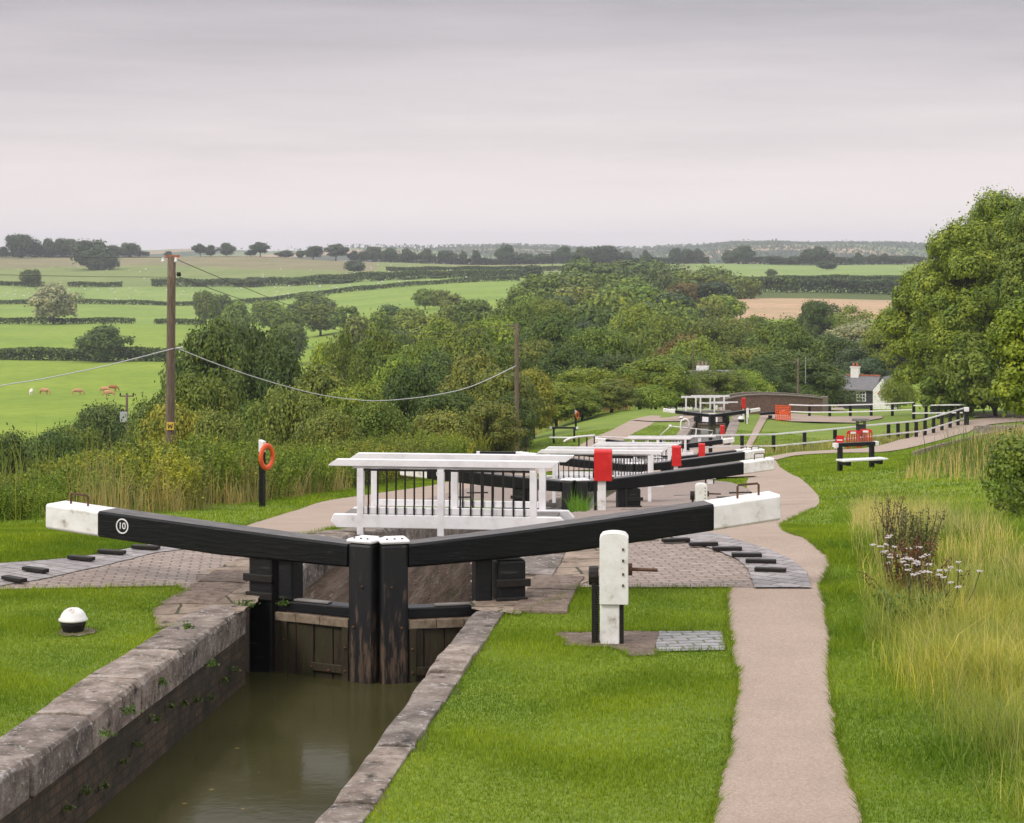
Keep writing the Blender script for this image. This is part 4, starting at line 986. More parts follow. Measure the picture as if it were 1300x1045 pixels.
# -- wood between the locks and the fields
WOOD = [(272,404,104,150,'broad','dark'),(322,398,110,156,'broad2','dark'),(250,462,112,112,'broad2','mid'),(352,432,80,150,'broad','dark'),(410,455,100,122,'tall2','olive'),(372,492,90,100,'shrub','olive'),(437,408,60,175,'airy','mid'),
(480,413,100,190,'broad','mid'),(455,478,95,115,'broad2','bright'),(520,462,100,125,'broad','dark'),(532,425,90,185,'broad2','mid'),(590,408,104,225,'broad','mid'),(560,397,84,260,'tall','bright'),
(622,396,95,265,'broad2','bright'),(600,446,110,150,'broad','olive'),(655,384,85,310,'broad','mid'),(570,490,90,112,'broad2','dark'),(640,462,100,138,'broad2','olive'),(692,372,80,360,'broad2','mid'),
(705,398,105,245,'broad','dark'),(676,462,70,150,'tall','yellow'),(722,436,100,188,'broad','dark'),(748,462,95,176,'broad2','bright'),(765,408,105,225,'broad2','mid'),(805,386,95,320,'broad','bright'),
(788,446,105,192,'broad2','dark'),(834,452,110,182,'broad','bright'),(812,468,80,182,'tall','yellow'),(862,445,100,215,'broad2','mid'),(868,418,90,250,'tall','rust'),(848,398,90,300,'broad','mid'),(905,400,92,300,'broad2','olive'),
(882,428,110,230,'broad','bright'),(932,402,90,330,'broad','olive'),(943,436,90,235,'broad2','olive'),(905,467,100,192,'broad2','mid'),(948,470,70,200,'shrub','bright'),(962,396,80,340,'tall','mid'),
(990,404,115,265,'broad','mid'),(1000,440,115,232,'broad2','dark'),(1040,377,64,430,'broad2','dark'),(1085,383,90,360,'airy','olive'),(1058,424,95,300,'broad','dark'),(1090,408,105,330,'broad','silver'),
(1110,432,100,282,'broad2','bluegreen'),(1128,400,80,280,'tall','bright'),(958,456,90,215,'broad','dark'),(1022,452,115,228,'broad','dark'),(1065,468,90,262,'broad2','dark'),(1100,452,80,275,'tall2','bluegreen'),
(1140,480,50,225,'shrub','bright'),(640,430,80,200,'tall','mid'),(500,446,80,160,'tall2','bright'),(420,426,70,215,'broad2','bright'),(555,440,90,175,'tall2','dark'),(675,424,90,210,'broad2','olive'),
(740,402,80,280,'tall','bluegreen'),(650,498,70,134,'broad','dark'),(705,482,72,168,'tall2','bright'),(738,488,70,170,'broad2','mid'),(778,478,78,174,'tall','olive'),(826,488,80,178,'shrub','lime'),(858,482,84,186,'shrub','bright'),
(884,492,70,182,'shrub','olive'),(560,520,110,104,'shrub','olive'),(620,505,90,106,'broad2','olive'),(480,508,100,102,'shrub','mid'),(415,520,90,96,'shrub','olive'),(330,500,90,104,'shrub2','mid'),(230,512,60,92,'shrub','yellow'),
(280,520,80,88,'shrub','olive'),(975,478,80,222,'broad','dark'),(1040,486,90,240,'shrub','dark'),(930,482,60,195,'shrub','mid'),(1010,486,80,225,'shrub','dark'),
(130,512,100,186,'shrub','dark'),(186,520,70,150,'shrub2','olive'),(60,545,90,140,'shrub','dark'),(8,540,80,120,'shrub2','dark'),(95,535,70,160,'shrub2','mid'),(205,495,50,150,'shrub','mid')]
def zone(px, d):
    a = 'behind the tall pole' if px < 330 else 'behind the sagging cable' if px < 470 else 'left of the middle pole' if px < 650 else 'right of the middle pole' if px < 780 else 'left of the twin chimneys' if px < 880 else 'above the brick bridge' if px < 1000 else 'by the black cottage'
    b = 'at the near wood edge' if d < 140 else 'inside the wood' if d < 240 else 'deep in the wood'
    return a, b
used = {}
def wlabel(k, px, yt, wpx, d, tint):
    a, b = zone(px, d)
    sh = {'broad': 'round broad', 'broad2': 'lumpy round', 'tall': 'upright', 'tall2': 'narrow upright', 'airy': 'thin airy', 'cone': 'pointed', 'shrub': 'low bushy', 'shrub2': 'low spreading'}.get(k, 'small')
    nb = 'shrub' if 'shrub' in k else 'tree'
    L = '%s %s %s %s, %s' % (TN[tint], sh, nb, b, a)
    return L, nb
for (px, yt, w, d, k, tint) in WOOD:
    L, nb = wlabel(k, px, yt, w, d, tint)
    if L in used: L += (', lower crown' if yt > used[L] else ', taller crown')
    used[L] = yt
    tree(k, px, yt, w, d, tint, L, nb, 'trees and shrubs of the wooded valley', name='woodland_shrub' if nb == 'shrub' else 'woodland_tree')
# farther part of the wood, coarse leaves
FARW = [(690,346,72,600,'far','mid'),(720,344,88,650,'far','mid'),(752,331,84,760,'farlow','dark'),(798,328,84,800,'far','dark'),(838,333,72,780,'farlow','dark'),(880,342,76,740,'far','mid'),(734,362,88,520,'far','olive'),
(772,372,90,430,'farlow','mid'),(820,352,80,500,'far2','mid'),(850,368,84,460,'far','bluegreen'),(902,352,64,620,'far2','bluegreen'),(918,368,54,540,'far2','bright'),(800,350,70,560,'far','mid'),(866,352,44,600,'far2','rust'),
(765,345,70,640,'far','mid'),(700,366,60,480,'far2','bluegreen'),(660,362,50,540,'far','mid'),(830,345,60,680,'farlow','dark'),(780,336,60,770,'farlow','dark'),(905,340,54,820,'farlow','mid'),(940,352,50,760,'farlow','mid'),(672,372,60,420,'far','mid'),
(720,385,90,380,'far','mid'),(760,392,80,360,'farlow','dark'),(800,400,80,330,'far','bright'),(892,382,60,470,'farlow','olive'),(850,385,80,420,'farlow','mid'),(640,388,50,420,'far','mid'),
(262,362,34,780,'far2','mid'),(280,372,34,790,'far','dark'),(401,366,52,800,'far2','mid'),(380,385,40,800,'far','dark'),(420,392,50,800,'farlow','dark'),(475,368,28,1010,'far','dark'),(540,362,30,720,'far2','mid'),(560,364,30,700,'far2','mid'),(496,386,44,600,'far','dark'),(510,398,50,500,'far','mid'),
(360,400,60,500,'far2','mid'),(570,385,50,520,'far','mid'),(540,398,60,480,'far','bright'),(1050,330,26,1250,'far','bluegreen'),(979,341,15,1100,'far','dark'),(253,356,16,1108,'far','dark'),(302,353,20,1104,'far','dark'),(322,351,26,1100,'far','dark'),(378,350,24,1096,'far2','dark'),(411,351,24,1092,'far','dark'),(436,354,34,1086,'farlow','dark'),(481,350,18,1080,'far','dark'),(520,353,30,1075,'far','dark'),(556,352,20,1072,'farlow','dark'),(600,352,34,1070,'far','dark'),(640,350,40,1065,'far','dark'),(345,376,50,700,'far2','mid'),(365,392,46,560,'far','mid'),(408,378,60,620,'far2','mid'),(455,398,54,430,'far','olive'),(440,384,40,600,'far3','mid'),(300,380,44,640,'far','mid'),(520,384,50,520,'far2','mid'),(600,378,60,520,'far','mid'),(575,370,40,640,'far3','olive'),(480,392,60,440,'far','mid')]
for i, (px, yt, w, d, k, tint) in enumerate(FARW):
    pos = 'on the ridge-side of the wood' if px > 640 and px < 960 else 'among the left fields' if px <= 640 else 'alone in the far right field'
    sh = {'far': 'rounded', 'far2': 'upright', 'far3': 'sparse open', 'farlow': 'low broad'}[k]
    L = '%s %s tree %s, %s' % (TN[tint], sh, pos, 'further back' if d > 600 else 'nearer')
    if L in used: L += ', rightmost' if px > used[L] else ', leftmost'
    used[L] = px; tree(k, px, yt, w, d, tint, L, 'tree', 'distant trees of the valley', name='distant_tree')
tree('willow', 69, 359, 64, 782, 'silver', 'pale silvery round willow on the field hedge at the left', 'tree', name='willow_tree')
tree('far', 131, 411, 64, 541, 'dark', 'large dark round tree standing alone on the cattle field hedge', 'tree', name='field_tree')
tree('far', 40, 341, 28, 1108, 'dark', 'small dark tree at the left end of the highest hedge', 'tree', name='field_tree')
tree('far', 116, 303, 50, 1330, 'bluegreen', 'big broad tree standing in the hillside pasture below the skyline', 'tree', name='field_tree')
tree('farlow', 128, 322, 44, 1325, 'bluegreen', 'lower right companion of the big hillside pasture tree', 'tree', name='field_tree')
tree('far', 450, 330, 28, 1240, 'bluegreen', 'round tree at the corner of the far pasture', 'tree', name='field_tree')
tree('far2', 673, 333, 30, 980, 'bluegreen', 'upright tree at the left edge of the valley wood skyline', 'tree', name='field_tree')
RIDGE = [(4,314,12),(28,294,40),(45,308,20),(62,303,18),(78,303,20),(92,301,20),(104,306,20),(144,312,18),(164,309,24),(213,319,9),(254,310,18),(267,312,15),(288,309,20),(318,317,14),(330,308,26),(362,319,24),(381,319,9),(397,311,24),(427,310,32),(449,319,14),(459,320,9),(474,311,22),
(495,315,20),(517,316,20),(541,316,18),(567,316,24),(588,319,11),(604,318,9),(642,311,25),(668,320,22),(690,322,24),(715,313,26),(742,314,24),(768,309,34),(796,319,14),(820,318,12),(858,315,15),(870,314,15),(886,316,17),(928,318,22),(944,312,26),(1030,314,24),(1040,313,26),(1056,322,12),(1090,321,12),(1110,322,12),(1124,322,12),(1010,326,20),(985,326,30),(1140,324,24)]
for i, (px, yt, w) in enumerate(RIDGE):
    d = 1540 if px < 930 else 1480
    a = px
    pl_ = 'far left' if a < 120 else 'left of the tall pole' if a < 210 else 'just right of the tall pole' if a < 345 else 'left of centre' if a < 500 else 'near the middle' if a < 660 else 'above the valley wood' if a < 900 else 'above the far right field'
    sz = 'large' if w > 25 else 'medium' if w > 17 else 'small'
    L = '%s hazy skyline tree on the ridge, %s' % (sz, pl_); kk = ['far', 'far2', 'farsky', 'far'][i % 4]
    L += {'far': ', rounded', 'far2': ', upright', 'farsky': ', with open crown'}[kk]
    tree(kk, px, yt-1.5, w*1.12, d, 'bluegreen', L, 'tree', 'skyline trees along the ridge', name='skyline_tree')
# -- hedges across the fields
def hedge(pts, h, label, tint='dark', dens=9, ls=.7, w=1.6, name='field_hedge'):
    P3 = [onG(px, d) for px, d in pts]; Cc = []; r = rng
    for a, b in zip(P3[:-1], P3[1:]):
        L = (b-a).length; n = int(L*dens*6); t = r.random(n); s = r.normal(size=n)*w*.4
        X = a.x+(b.x-a.x)*t; Y = a.y+(b.y-a.y)*t+s; hh = h*(.9+.08*np.sin(X*.05)+.08*np.sin(X*.23+1)); Z = G(X, Y)+hh*r.random(n)**.6
        Cc.append(np.stack([X, Y, Z], 1))
    Cc = np.concatenate(Cc); V, Fc = leafcards(Cc, rdir(len(Cc), r)+np.array([0, -.3, .7]), ls*.78)
    o = P3[0]; V = V-np.array(o); ob = link(npmesh(name, V, Fc, 'leaf'), name); ob.location = o; ob.color = (*TCOL[tint], 1)
    return tag(ob, label, 'hedge', 'hedges dividing the fields')
hedge([(-60, 560), (60, 552), (225, 540)], 3.6, 'lowest dark hedge above the cattle field', dens=26, w=4)
hedge([(-60, 785), (172, 785)], 2.8, 'second hedge up the slope running left from the silvery willow')
hedge([(196, 785), (260, 782)], 2.4, 'short hedge piece just beside the tall pole, beyond a gateway gap')
hedge([(-60, 1000), (180, 1000), (420, 995), (660, 990)], 2.6, 'long even hedge crossing the middle of the left fields')
hedge([(-60, 1115), (56, 1110)], 3, 'thin hedge under the small dark tree at far left', ls=.8)
hedge([(86, 1112), (155, 1110)], 3, 'short dark hedge below the hillside pasture tree', ls=.8)
hedge([(192, 1110), (300, 1108), (450, 1085), (690, 1060)], 5.0, 'thick bushy hedge across the upper left fields', ls=.9, dens=12, w=3)
hedge([(490, 1250), (600, 1260), (720, 1280)], 3.0, 'thin upper hedge right of the corner tree', ls=.9)
hedge([(455, 1530), (620, 1545), (760, 1545), (900, 1540)], 7, 'dark hedge line along the ridge top in the middle', 'bluegreen', ls=1.2, dens=10)
hedge([(-60, 1560), (60, 1545), (190, 1545)], 5, 'hedge under the skyline trees at far left', 'bluegreen', ls=1.0)
hedge([(925, 1490), (1030, 1500), (1220, 1500)], 6, 'hedge along the top of the far right field', 'bluegreen', ls=1.2, dens=10)
hedge([(930, 1010), (1060, 1005), (1240, 1000)], 3, 'hedge along the foot of the far right field', ls=.9)
hedge([(950, 860), (1015, 850)], 7, 'tall clipped dark hedge above the stubble field', ls=1.0, dens=22, w=3)
hedge([(1015, 860), (1120, 850), (1250, 850)], 6, 'ragged bluish hedge right of the clipped hedge', 'bluegreen', ls=1.0, dens=18, w=4)
hedge([(830, 620), (905, 600)], 4, 'olive hedge left of the stubble field', 'olive', ls=.8, dens=16, w=4)
# -- far woods on the hills: nobody could count those
def far_woods():
    r = rng; Cc = []
    for k in range(230):
        d = r.uniform(2700, 5200); px = r.uniform(600, 1230); x = ax(px, d)
        lin = r.random() < .6; L = r.uniform(60, 260) if lin else r.uniform(30, 80); n = 90
        X = x+r.normal(size=n)*L; Y = d+r.normal(size=n)*(12 if lin else 40); Cc.append(np.stack([X, Y, G(X, Y)+r.uniform(-1, 4, n)], 1))
    for (px, d, L) in ((905, 5000, 60), (955, 5050, 120), (985, 5000, 60), (1150, 4900, 150), (640, 4200, 200), (720, 4200, 200)):
        n = 700; X = ax(px, d)+r.normal(size=n)*L; Y = d+r.normal(size=n)*50; Cc.append(np.stack([X, Y, G(X, Y)+r.uniform(0, 9, n)], 1))
    for k in range(60):                                           # valley floor behind the ridge
        d = r.uniform(1650, 2600); px = r.uniform(640, 1230); n = 90; X = ax(px, d)+r.normal(size=n)*40; Y = d+r.normal(size=n)*10; Cc.append(np.stack([X, Y, G(X, Y)+r.uniform(0, 6, n)], 1))
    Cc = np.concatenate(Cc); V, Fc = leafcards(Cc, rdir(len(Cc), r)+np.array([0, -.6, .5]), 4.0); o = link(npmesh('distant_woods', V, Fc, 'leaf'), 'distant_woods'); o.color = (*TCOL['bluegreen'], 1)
    tag(o, 'hazy woods and hedges spread over the farthest hills', 'woodland', kind='stuff')
far_woods()

# -- big ash trees on the right
def big_tree(name, seed, px, yt, wpx, d, tint, label, nc, per, ls, z0f=.12, shape='round', cr=(.10, .19)):
    p = onG(px, d); h = CZ-(yt-HY)/F*d-p.z; w = wpx/F*d
    V, Fc, Cs, rad = crown_data(seed, w, h, h*z0f, nc, per, ls, shape=shape, cr=cr, fill=.4)
    t = thing(name, p, 0, label, 'tree', 'big trees on the right'); c = link(npmesh('crown', V, Fc, 'leaf'), 'crown', t); c.color = (*TCOL[tint], 1)
    mb = MB(); limbs(mb, h, h*z0f, Cs, h*.024, 16); mb.build('trunk', 'bark', t); return t
big_tree('ash_tree', 31, 1280, 226, 136, 156, 'bright', 'tallest green ash behind the corner of the white fences', 110, 980, .145, shape='tall', cr=(.10, .20))
big_tree('ash_tree', 38, 1226, 272, 140, 152, 'bright', 'second tallest green ash left of the tallest one', 110, 950, .145, shape='tall', cr=(.10, .20))
big_tree('ash_tree', 32, 1182, 330, 120, 160, 'bright', 'lower round ash leaning over the black cottage', 90, 820, .15, z0f=.04)
big_tree('ash_tree', 33, 1335, 218, 150, 142, 'mid', 'ash at the right edge whose crown leaves the picture', 140, 760, .15, shape='tall')
big_tree('beech_tree', 34, 1262, 420, 130, 146, 'mid', 'dark low tree under the big ash by the thick black post', 60, 500, .2, z0f=.02)
big_tree('maple_tree', 35, 1210, 455, 90, 150, 'mid', 'low mid green tree behind the fence corner', 50, 420, .18, z0f=.02)
big_tree('ash_tree', 36, 1330, 360, 130, 66, 'bright', 'light green ash branches hanging in at the right edge', 80, 420, .095, z0f=.1)
big_tree('hawthorn', 37, 1345, 552, 170, 34, 'mid', 'small leaved hawthorn at the right edge of the meadow', 60, 360, .045, z0f=.05)
def branch():
    t = thing('hawthorn_branch', at(1320, 655, 31), 0, 'bare tipped hawthorn branch reaching left over the meadow edge', 'branch'); o = t.location
    mb = MB(); r = np.random.default_rng(5); C_ = []
    for (a, b) in (((1320, 672), (1247, 612)), ((1320, 655), (1262, 640)), ((1320, 690), (1276, 668)), ((1320, 640), (1270, 600))):
        p = at(*a, 31)-o; q = at(*b, 30.5)-o; m = p.lerp(q, .5)+Vector((0, 0, -.05)); mb.tube([p, m, q], [.02, .012, .004], 5)
        n = 260; tt = r.random(n)**.8; L = np.array(p)[None]*(1-tt[:, None])+np.array(q)[None]*tt[:, None]; C_.append(L+r.normal(size=(n, 3))*(.16*(1-tt[:, None]*.6)))
    mb.build('branch_wood', 'bark', t); C_ = np.concatenate(C_); V, Fc = leafcards(C_, rdir(len(C_), r)+np.array([0, 0, .5]), .045); c = link(npmesh('leaves', V, Fc, 'leaf'), 'leaves', t); c.color = (*TCOL['mid'], 1)
branch()

# -- scrub bank on the left: leafy upright bushes
def scrub_kind(name, seed, nst, h, w, ls, per):
    r = np.random.default_rng(seed); C_ = []; mb = MB()
    for i in range(nst):
        a = r.uniform(0, 6.28); q = w/2*r.random()**.5; b = np.array([q*math.cos(a), q*math.sin(a), 0]); hh = h*r.uniform(.55, 1.0)*(1-.35*(q/(w/2))**2)
        ln = np.array([math.cos(a), math.sin(a), 0])*r.uniform(0, .35)*hh; n = per
        t = r.uniform(.12, 1, n)**.8; cv = b+ln*(t**2)[:, None]+np.array([0, 0, 1])*hh*t[:, None]
        C_.append(cv+r.normal(size=(n, 3))*(ls*1.3*(1.25-t))[:, None])
        if i % 3 == 0: mb.tube([b, b+ln*.3+[0, 0, hh*.5], b+ln+[0, 0, hh*.98]], [.012, .009, .003], 4)
    C_ = np.concatenate(C_); V, Fc = leafcards(C_, rdir(len(C_), r)*1.1+np.array([0, 0, .4]), ls, aspect=1.6, r=r)
    cm = npmesh(name, V, Fc, 'leaf'); sm_ = bpy.data.meshes.new(name+'_stems'); sm_.from_pydata(mb.v, [], mb.f); sm_.materials.append(M['bark']); KINDS[name] = (cm, sm_, w, h)
scrub_kind('scrubA', 41, 170, 2.2, 2.8, .055, 110); scrub_kind('scrubB', 42, 140, 2.4, 2.5, .05, 130); scrub_kind('scrubC', 43, 190, 1.9, 3.0, .045, 100); scrub_kind('scrubD', 44, 110, 2.8, 2.7, .07, 110)
def edge_d(d): return np.interp(d, [20, 29, 46, 80, 100, 118], [-8.4, -7.7, -6.6, -3.4, -1.9, .6])   # grass edge of the scrub
gsc = 'leafy bushes of the scrub bank'
rr = random.Random(3); cnt = 0
tn = ['olive', 'olive', 'mid', 'yellow', 'olive', 'mid', 'bright']
for row, off in enumerate((.9, 2.6, 4.5, 6.8, 9.5)):
    d = 20.0+row
    while d < 116:
        x = edge_d(d)-off*(1+d*.004)+rr.uniform(-.4, .4)
        px = x/d*F+650
        if -40 < px < 760:
            k = rr.choice(['scrubA', 'scrubB', 'scrubC', 'scrubD']); cm, sm2, W, H = KINDS[k]
            tint = rr.choice(tn); 
            if px < 90 and row == 0: tint = 'lime' if d < 40 and rr.random() < .35 else 'mid'
            z = Gs(x, d)
            top = np.interp(px, [-40, 60, 110, 180, 300, 360, 430, 520, 600, 660, 760], [596, 590, 566, 552, 545, 556, 550, 540, 524, 505, 500])
            hmax = CZ-(top-HY)/F*d-z
            h = min(hmax, 3.4)*rr.uniform(.72, 1.02)
            if row == 0: h = min(h, 1.6+rr.random()*.5)
            if h > .5:
                s = (1.0+.004*d)*rr.uniform(.9, 1.15)
                wh = 'near the left picture edge' if px < 120 else 'behind the left beam' if px < 320 else 'around the near lifebuoy post' if px < 430 else 'behind the nearest footbridge' if px < 620 else 'in front of the middle pole'
                rw = 'front row' if row == 0 else 'middle rows' if row < 3 else 'back rows'
                t = thing('scrub_bush', (x, d, z-.05), rr.uniform(0, 6.28), '%s leafy bush %s, %s of the bank' % (TN[tint], wh, rw), 'bush', gsc); s = h/H*rr.uniform(1.0, 1.25); t.scale = (s, s, h/H)
                c = link(cm, 'foliage', t); link(sm2, 'stem', t); cc = TCOL[tint]; j = rr.uniform(1.0, 1.45); c.color = (cc[0]*j, cc[1]*j, cc[2]*j, 1); cnt += 1
        d += 1.25*(1+d*.012)*rr.uniform(.8, 1.2)
print('scrub', cnt)

# -- grass
HP = HARD
def blades(name, n, region, h0, h1, w, tint, label, lean=.35, dens=None, kindv='stuff', hardcut=True, cat='grass', cols=None, seed=1, seg=1, keep=None, kindw=False):
    r = np.random.default_rng(seed); poly = region if kindw else [tuple(gp(*p)[:2]) for p in region]
    xs = [p[0] for p in poly]; ys = [p[1] for p in poly]
    X = r.uniform(min(xs), max(xs), n); Y = r.uniform(min(ys), max(ys), n); m = inpoly(X, Y, poly)
    if hardcut:
        for h in HP: m &= ~inpoly(X, Y, h)
        c = np.interp(Y, *CX); lw = np.where(X < c, 1.55, 1.38); lw = np.where(Y > 19.1, 2.0, lw); m &= ~((np.abs(X-c) < lw) & (Y < 114))
        c2 = np.interp(Y, *CX2); m &= ~((np.abs(X-c2) < 2.1) & (Y > 133))
    if keep is not None: m &= keep(X, Y, r)
    X = X[m]; Y = Y[m]; n = len(X)
    patch = .6+.55*(.5+.5*np.sin(X*2.3+1.3*np.sin(Y*1.9)))*(.5+.5*np.sin(Y*2.9+1.1*np.sin(X*3.1)))+r.normal(size=n)*.12
    H = r.uniform(h0, h1, n)*np.clip(patch, .5, 1.4); a = r.uniform(0, 6.28, n); ln = H*np.abs(r.normal(size=n))*lean; la = r.uniform(0, 6.28, n)
    Z = G(X, Y)-.005; dx = np.cos(a)*w/2; dy = np.sin(a)*w/2; B = np.stack([X, Y, Z], 1)
    e = np.stack([dx, dy, np.zeros(n)], 1)*r.uniform(.7, 1.3, (n, 1)); L = np.stack([np.cos(la)*ln, np.sin(la)*ln, np.zeros(n)], 1); U = np.stack([0*H, 0*H, H], 1)
    if seg == 1: V = np.stack([B-e, B+e, B+L+U*.96], 1).reshape(-1, 3); Fc = np.arange(3*n).reshape(-1, 3); me = npmesh(name, V, Fc, 'blade', 3)
    else:
        Mi = B+L*.35+U*.6; V = np.stack([B-e, B+e, Mi+e*.75, B+L+U, B+L+U-e*.1, Mi-e*.75], 1).reshape(-1, 3); q = np.arange(n)[:, None]*6
        Fc = np.concatenate([q+np.array([[0, 1, 2, 5]]), q+np.array([[5, 2, 3, 4]])]); me = npmesh(name, V, Fc, 'blade', 4)
    o = link(me, name); o.color = (*tint, 1); tag(o, label, cat, kind=kindv); return o
LG = (.185, .275, .014)
near_cut = [(-60, 1045), (-60, 690), (340, 655), (700, 700), (1360, 660), (1400, 1045)]
blades('lawn_grass', 950000, [(-80, 1045), (-80, 700), (1380, 700), (1400, 1045)], .022, .052, .008, LG, 'short bright green grass of the near lawns', seed=2)
blades('lawn_grass', 1000000, [(-60, 706), (-60, 636), (1360, 636), (1360, 706)], .03, .08, .02, LG, 'short green grass of the middle lawns', seed=3)
blades('lawn_grass', 600000, [(300, 642), (560, 585), (680, 560), (830, 540), (1000, 550), (1360, 560), (1360, 642)], .04, .10, .04, LG, 'green grass of the farther meadow', seed=4)
# ragged edges of turf leaning over path and copings
mead = [(1075, 640), (1150, 640), (1300, 700), (1420, 720), (1420, 1045), (1190, 1045), (1150, 930), (1125, 830), (1115, 760), (1085, 700)]
blades('lawn_grass', 800000, [(-80, 716), (-80, 668), (1360, 668), (1360, 716)], .028, .07, .012, LG, 'green grass across the lawns level with the first gates', seed=22)
blades('long_grass', 150000, [(1395, 1045), (1395, 660), (2600, 660), (2900, 1045)], .08, .35, .02, (.19, .27, .03), 'rough meadow grass continuing to the right of the bank', lean=.7, seed=31, seg=2)
blades('long_grass', 46000, [(1060, 1045), (1062, 900), (1048, 800), (1062, 740), (1050, 690), (1060, 650), (1330, 640), (1420, 720), (1420, 1045)], .05, .17, .009, (.165, .265, .014), 'lush uneven grass beside the right towpath', lean=.7, seed=5, seg=2)
def soft(X, Y, r):                    # fades in to the right of the mown verge
    b = np.interp(Y, [12, 14, 17, 20, 24, 28], [3.0, 3.05, 3.0, 3.35, 4.0, 4.4]); return r.random(X.shape) < sm((X-b+.15)/1.0)*(.35+.65*(np.sin(X*3.1+Y)*np.sin(Y*2.3-X) > -.35))
MR = [(1100, 1045), (1100, 800), (1080, 700), (1100, 650), (1330, 640), (1460, 740), (1460, 1045)]
blades('long_grass', 60000, MR, .10, .30, .006, (.19, .29, .02), 'soft uneven green meadow grass right of the verge', lean=.8, seed=6, seg=2, keep=soft)
blades('long_grass', 80000, [(1100, 1045), (1100, 800), (1110, 745), (1330, 760), (1460, 790), (1460, 1045)], .16, .42, .0045, (.34, .38, .07), 'yellow green longer meadow grass in the lower right corner', lean=.75, seed=16, seg=2, keep=soft)
blades('long_grass', 30000, [(1100, 1045), (1100, 800), (1080, 700), (1085, 655), (1180, 660), (1330, 740), (1460, 780), (1460, 1045)], .28, .58, .004, (.52, .47, .20), 'tall straw coloured seeding grass stalks among the meadow', lean=.45, seed=7, seg=2, keep=soft)
blades('dry_reeds', 34000, [(1130, 613), (1180, 590), (1240, 560), (1340, 545), (1340, 640), (1262, 614), (1200, 612)], .3, .95, .016, (.50, .41, .19), 'dry straw reeds beyond the right meadow', lean=.22, seed=8, seg=2)
blades('dry_reeds', 6000, [(1150, 600), (1230, 575), (1340, 560), (1340, 620), (1210, 606)], .6, 1.25, .03, (.12, .17, .03), 'green rushes mixed into the dry reeds', lean=.3, seed=9, seg=2)
def nearedge(a, b): return lambda X, Y, r: (X < edge_d(Y)+a) & (X > edge_d(Y)-b) & (np.sin(Y*1.1)+.6*np.sin(Y*2.7+1) > -.35)
blades('dry_grass', 19000, [(-9.5, 33), (-5.5, 33), (-3.0, 62), (-8, 62)], .4, 1.25, .014, (.36, .30, .13), 'dry brown grass stalks in front of the left scrub bank', lean=.32, seed=10, seg=2, kindw=True, keep=nearedge(.35, .5))
blades('scrub_stems', 16000, [(-15, 22), (-7.0, 22), (-6.8, 40), (-3, 80), (2, 112), (-6, 112), (-12, 70), (-18, 40)], .9, 1.9, .022, (.20, .24, .05), 'wispy green stems rising among the scrub bushes', lean=.22, seed=17, seg=2, kindw=True, keep=lambda X, Y, r: (X < edge_d(Y)-.6) & (Y > 31))
blades('rough_grass', 40000, [(-80, 712), (60, 690), (190, 655), (330, 625), (470, 600), (600, 570), (560, 562), (330, 590), (-80, 640)], .1, .45, .016, (.14, .24, .03), 'rough green grass along the foot of the scrub bank', lean=.5, seed=11, seg=2, keep=lambda X, Y, r: X < edge_d(Y)+.25+r.exponential(.35, X.shape))
blades('reed_margin', 14000, [(920, 577), (1130, 566), (1230, 540), (1225, 530), (1128, 553), (1000, 566), (920, 568)], .15, .6, .05, (.3, .3, .1), 'pale rough grass under the long rail fence', lean=.3, seed=12, seg=2)
blades('dry_grass', 5000, [(660, 560), (700, 545), (740, 530), (800, 520), (800, 512), (720, 520), (660, 545)], .4, 1.0, .05, (.36, .26, .11), 'dry grass tufts at the foot of the trees behind the left benches', lean=.3, seed=13, seg=2, hardcut=False)
def fringe():
    r = np.random.default_rng(77); B = []; D = []
    for h in HP:
        P_ = np.array(h); Q_ = np.roll(P_, -1, 0)
        for a, b in zip(P_, Q_):
            L = np.hypot(*(b-a))
            if L < 1e-4 or a[1] > 42 or a[1] < 10: continue
            n = r.poisson(L*(330 if a[1] < 26 else 110)); t = r.random((n, 1)); nr = np.array([b[1]-a[1], a[0]-b[0]])/L; s = r.choice([-1, 1], (n, 1)); off = np.abs(r.normal(size=(n, 1)))*.018
            p = a+(b-a)*t; B.append(p+nr*s*off); D.append((nr*s)+0*p)
    B = np.concatenate(B); D = np.concatenate(D); T = B+D*.045; ok = np.ones(len(B), bool)
    for h in HP: ok &= ~inpoly(T[:, 0], T[:, 1], h)
    c = np.interp(B[:, 1], *CX); ok &= np.abs(B[:, 0]-c) > 1.45
    B = B[ok]; D = D[ok]; n = len(B); X, Y = B[:, 0], B[:, 1]; H = r.uniform(.02, .075, n); w = .009
    Z = G(X, Y); base = np.stack([X, Y, Z], 1); a = r.uniform(0, 6.28, n); e = np.stack([np.cos(a)*w/2, np.sin(a)*w/2, 0*a], 1)
    tip = base+np.stack([-D[:, 0]*H*r.uniform(-.3, 1.3, n)+r.normal(size=n)*.01, -D[:, 1]*H*r.uniform(-.3, 1.3, n)+r.normal(size=n)*.01, H], 1)
    V = np.stack([base-e, base+e, tip], 1).reshape(-1, 3); o = link(npmesh('grass_fringe', V, np.arange(3*n).reshape(-1, 3), 'blade', 3), 'grass_fringe'); o.color = (.17, .25, .02, 1)
    tag(o, 'grass blades hanging over the edges of the paths and paving', 'grass', kind='stuff')
fringe()
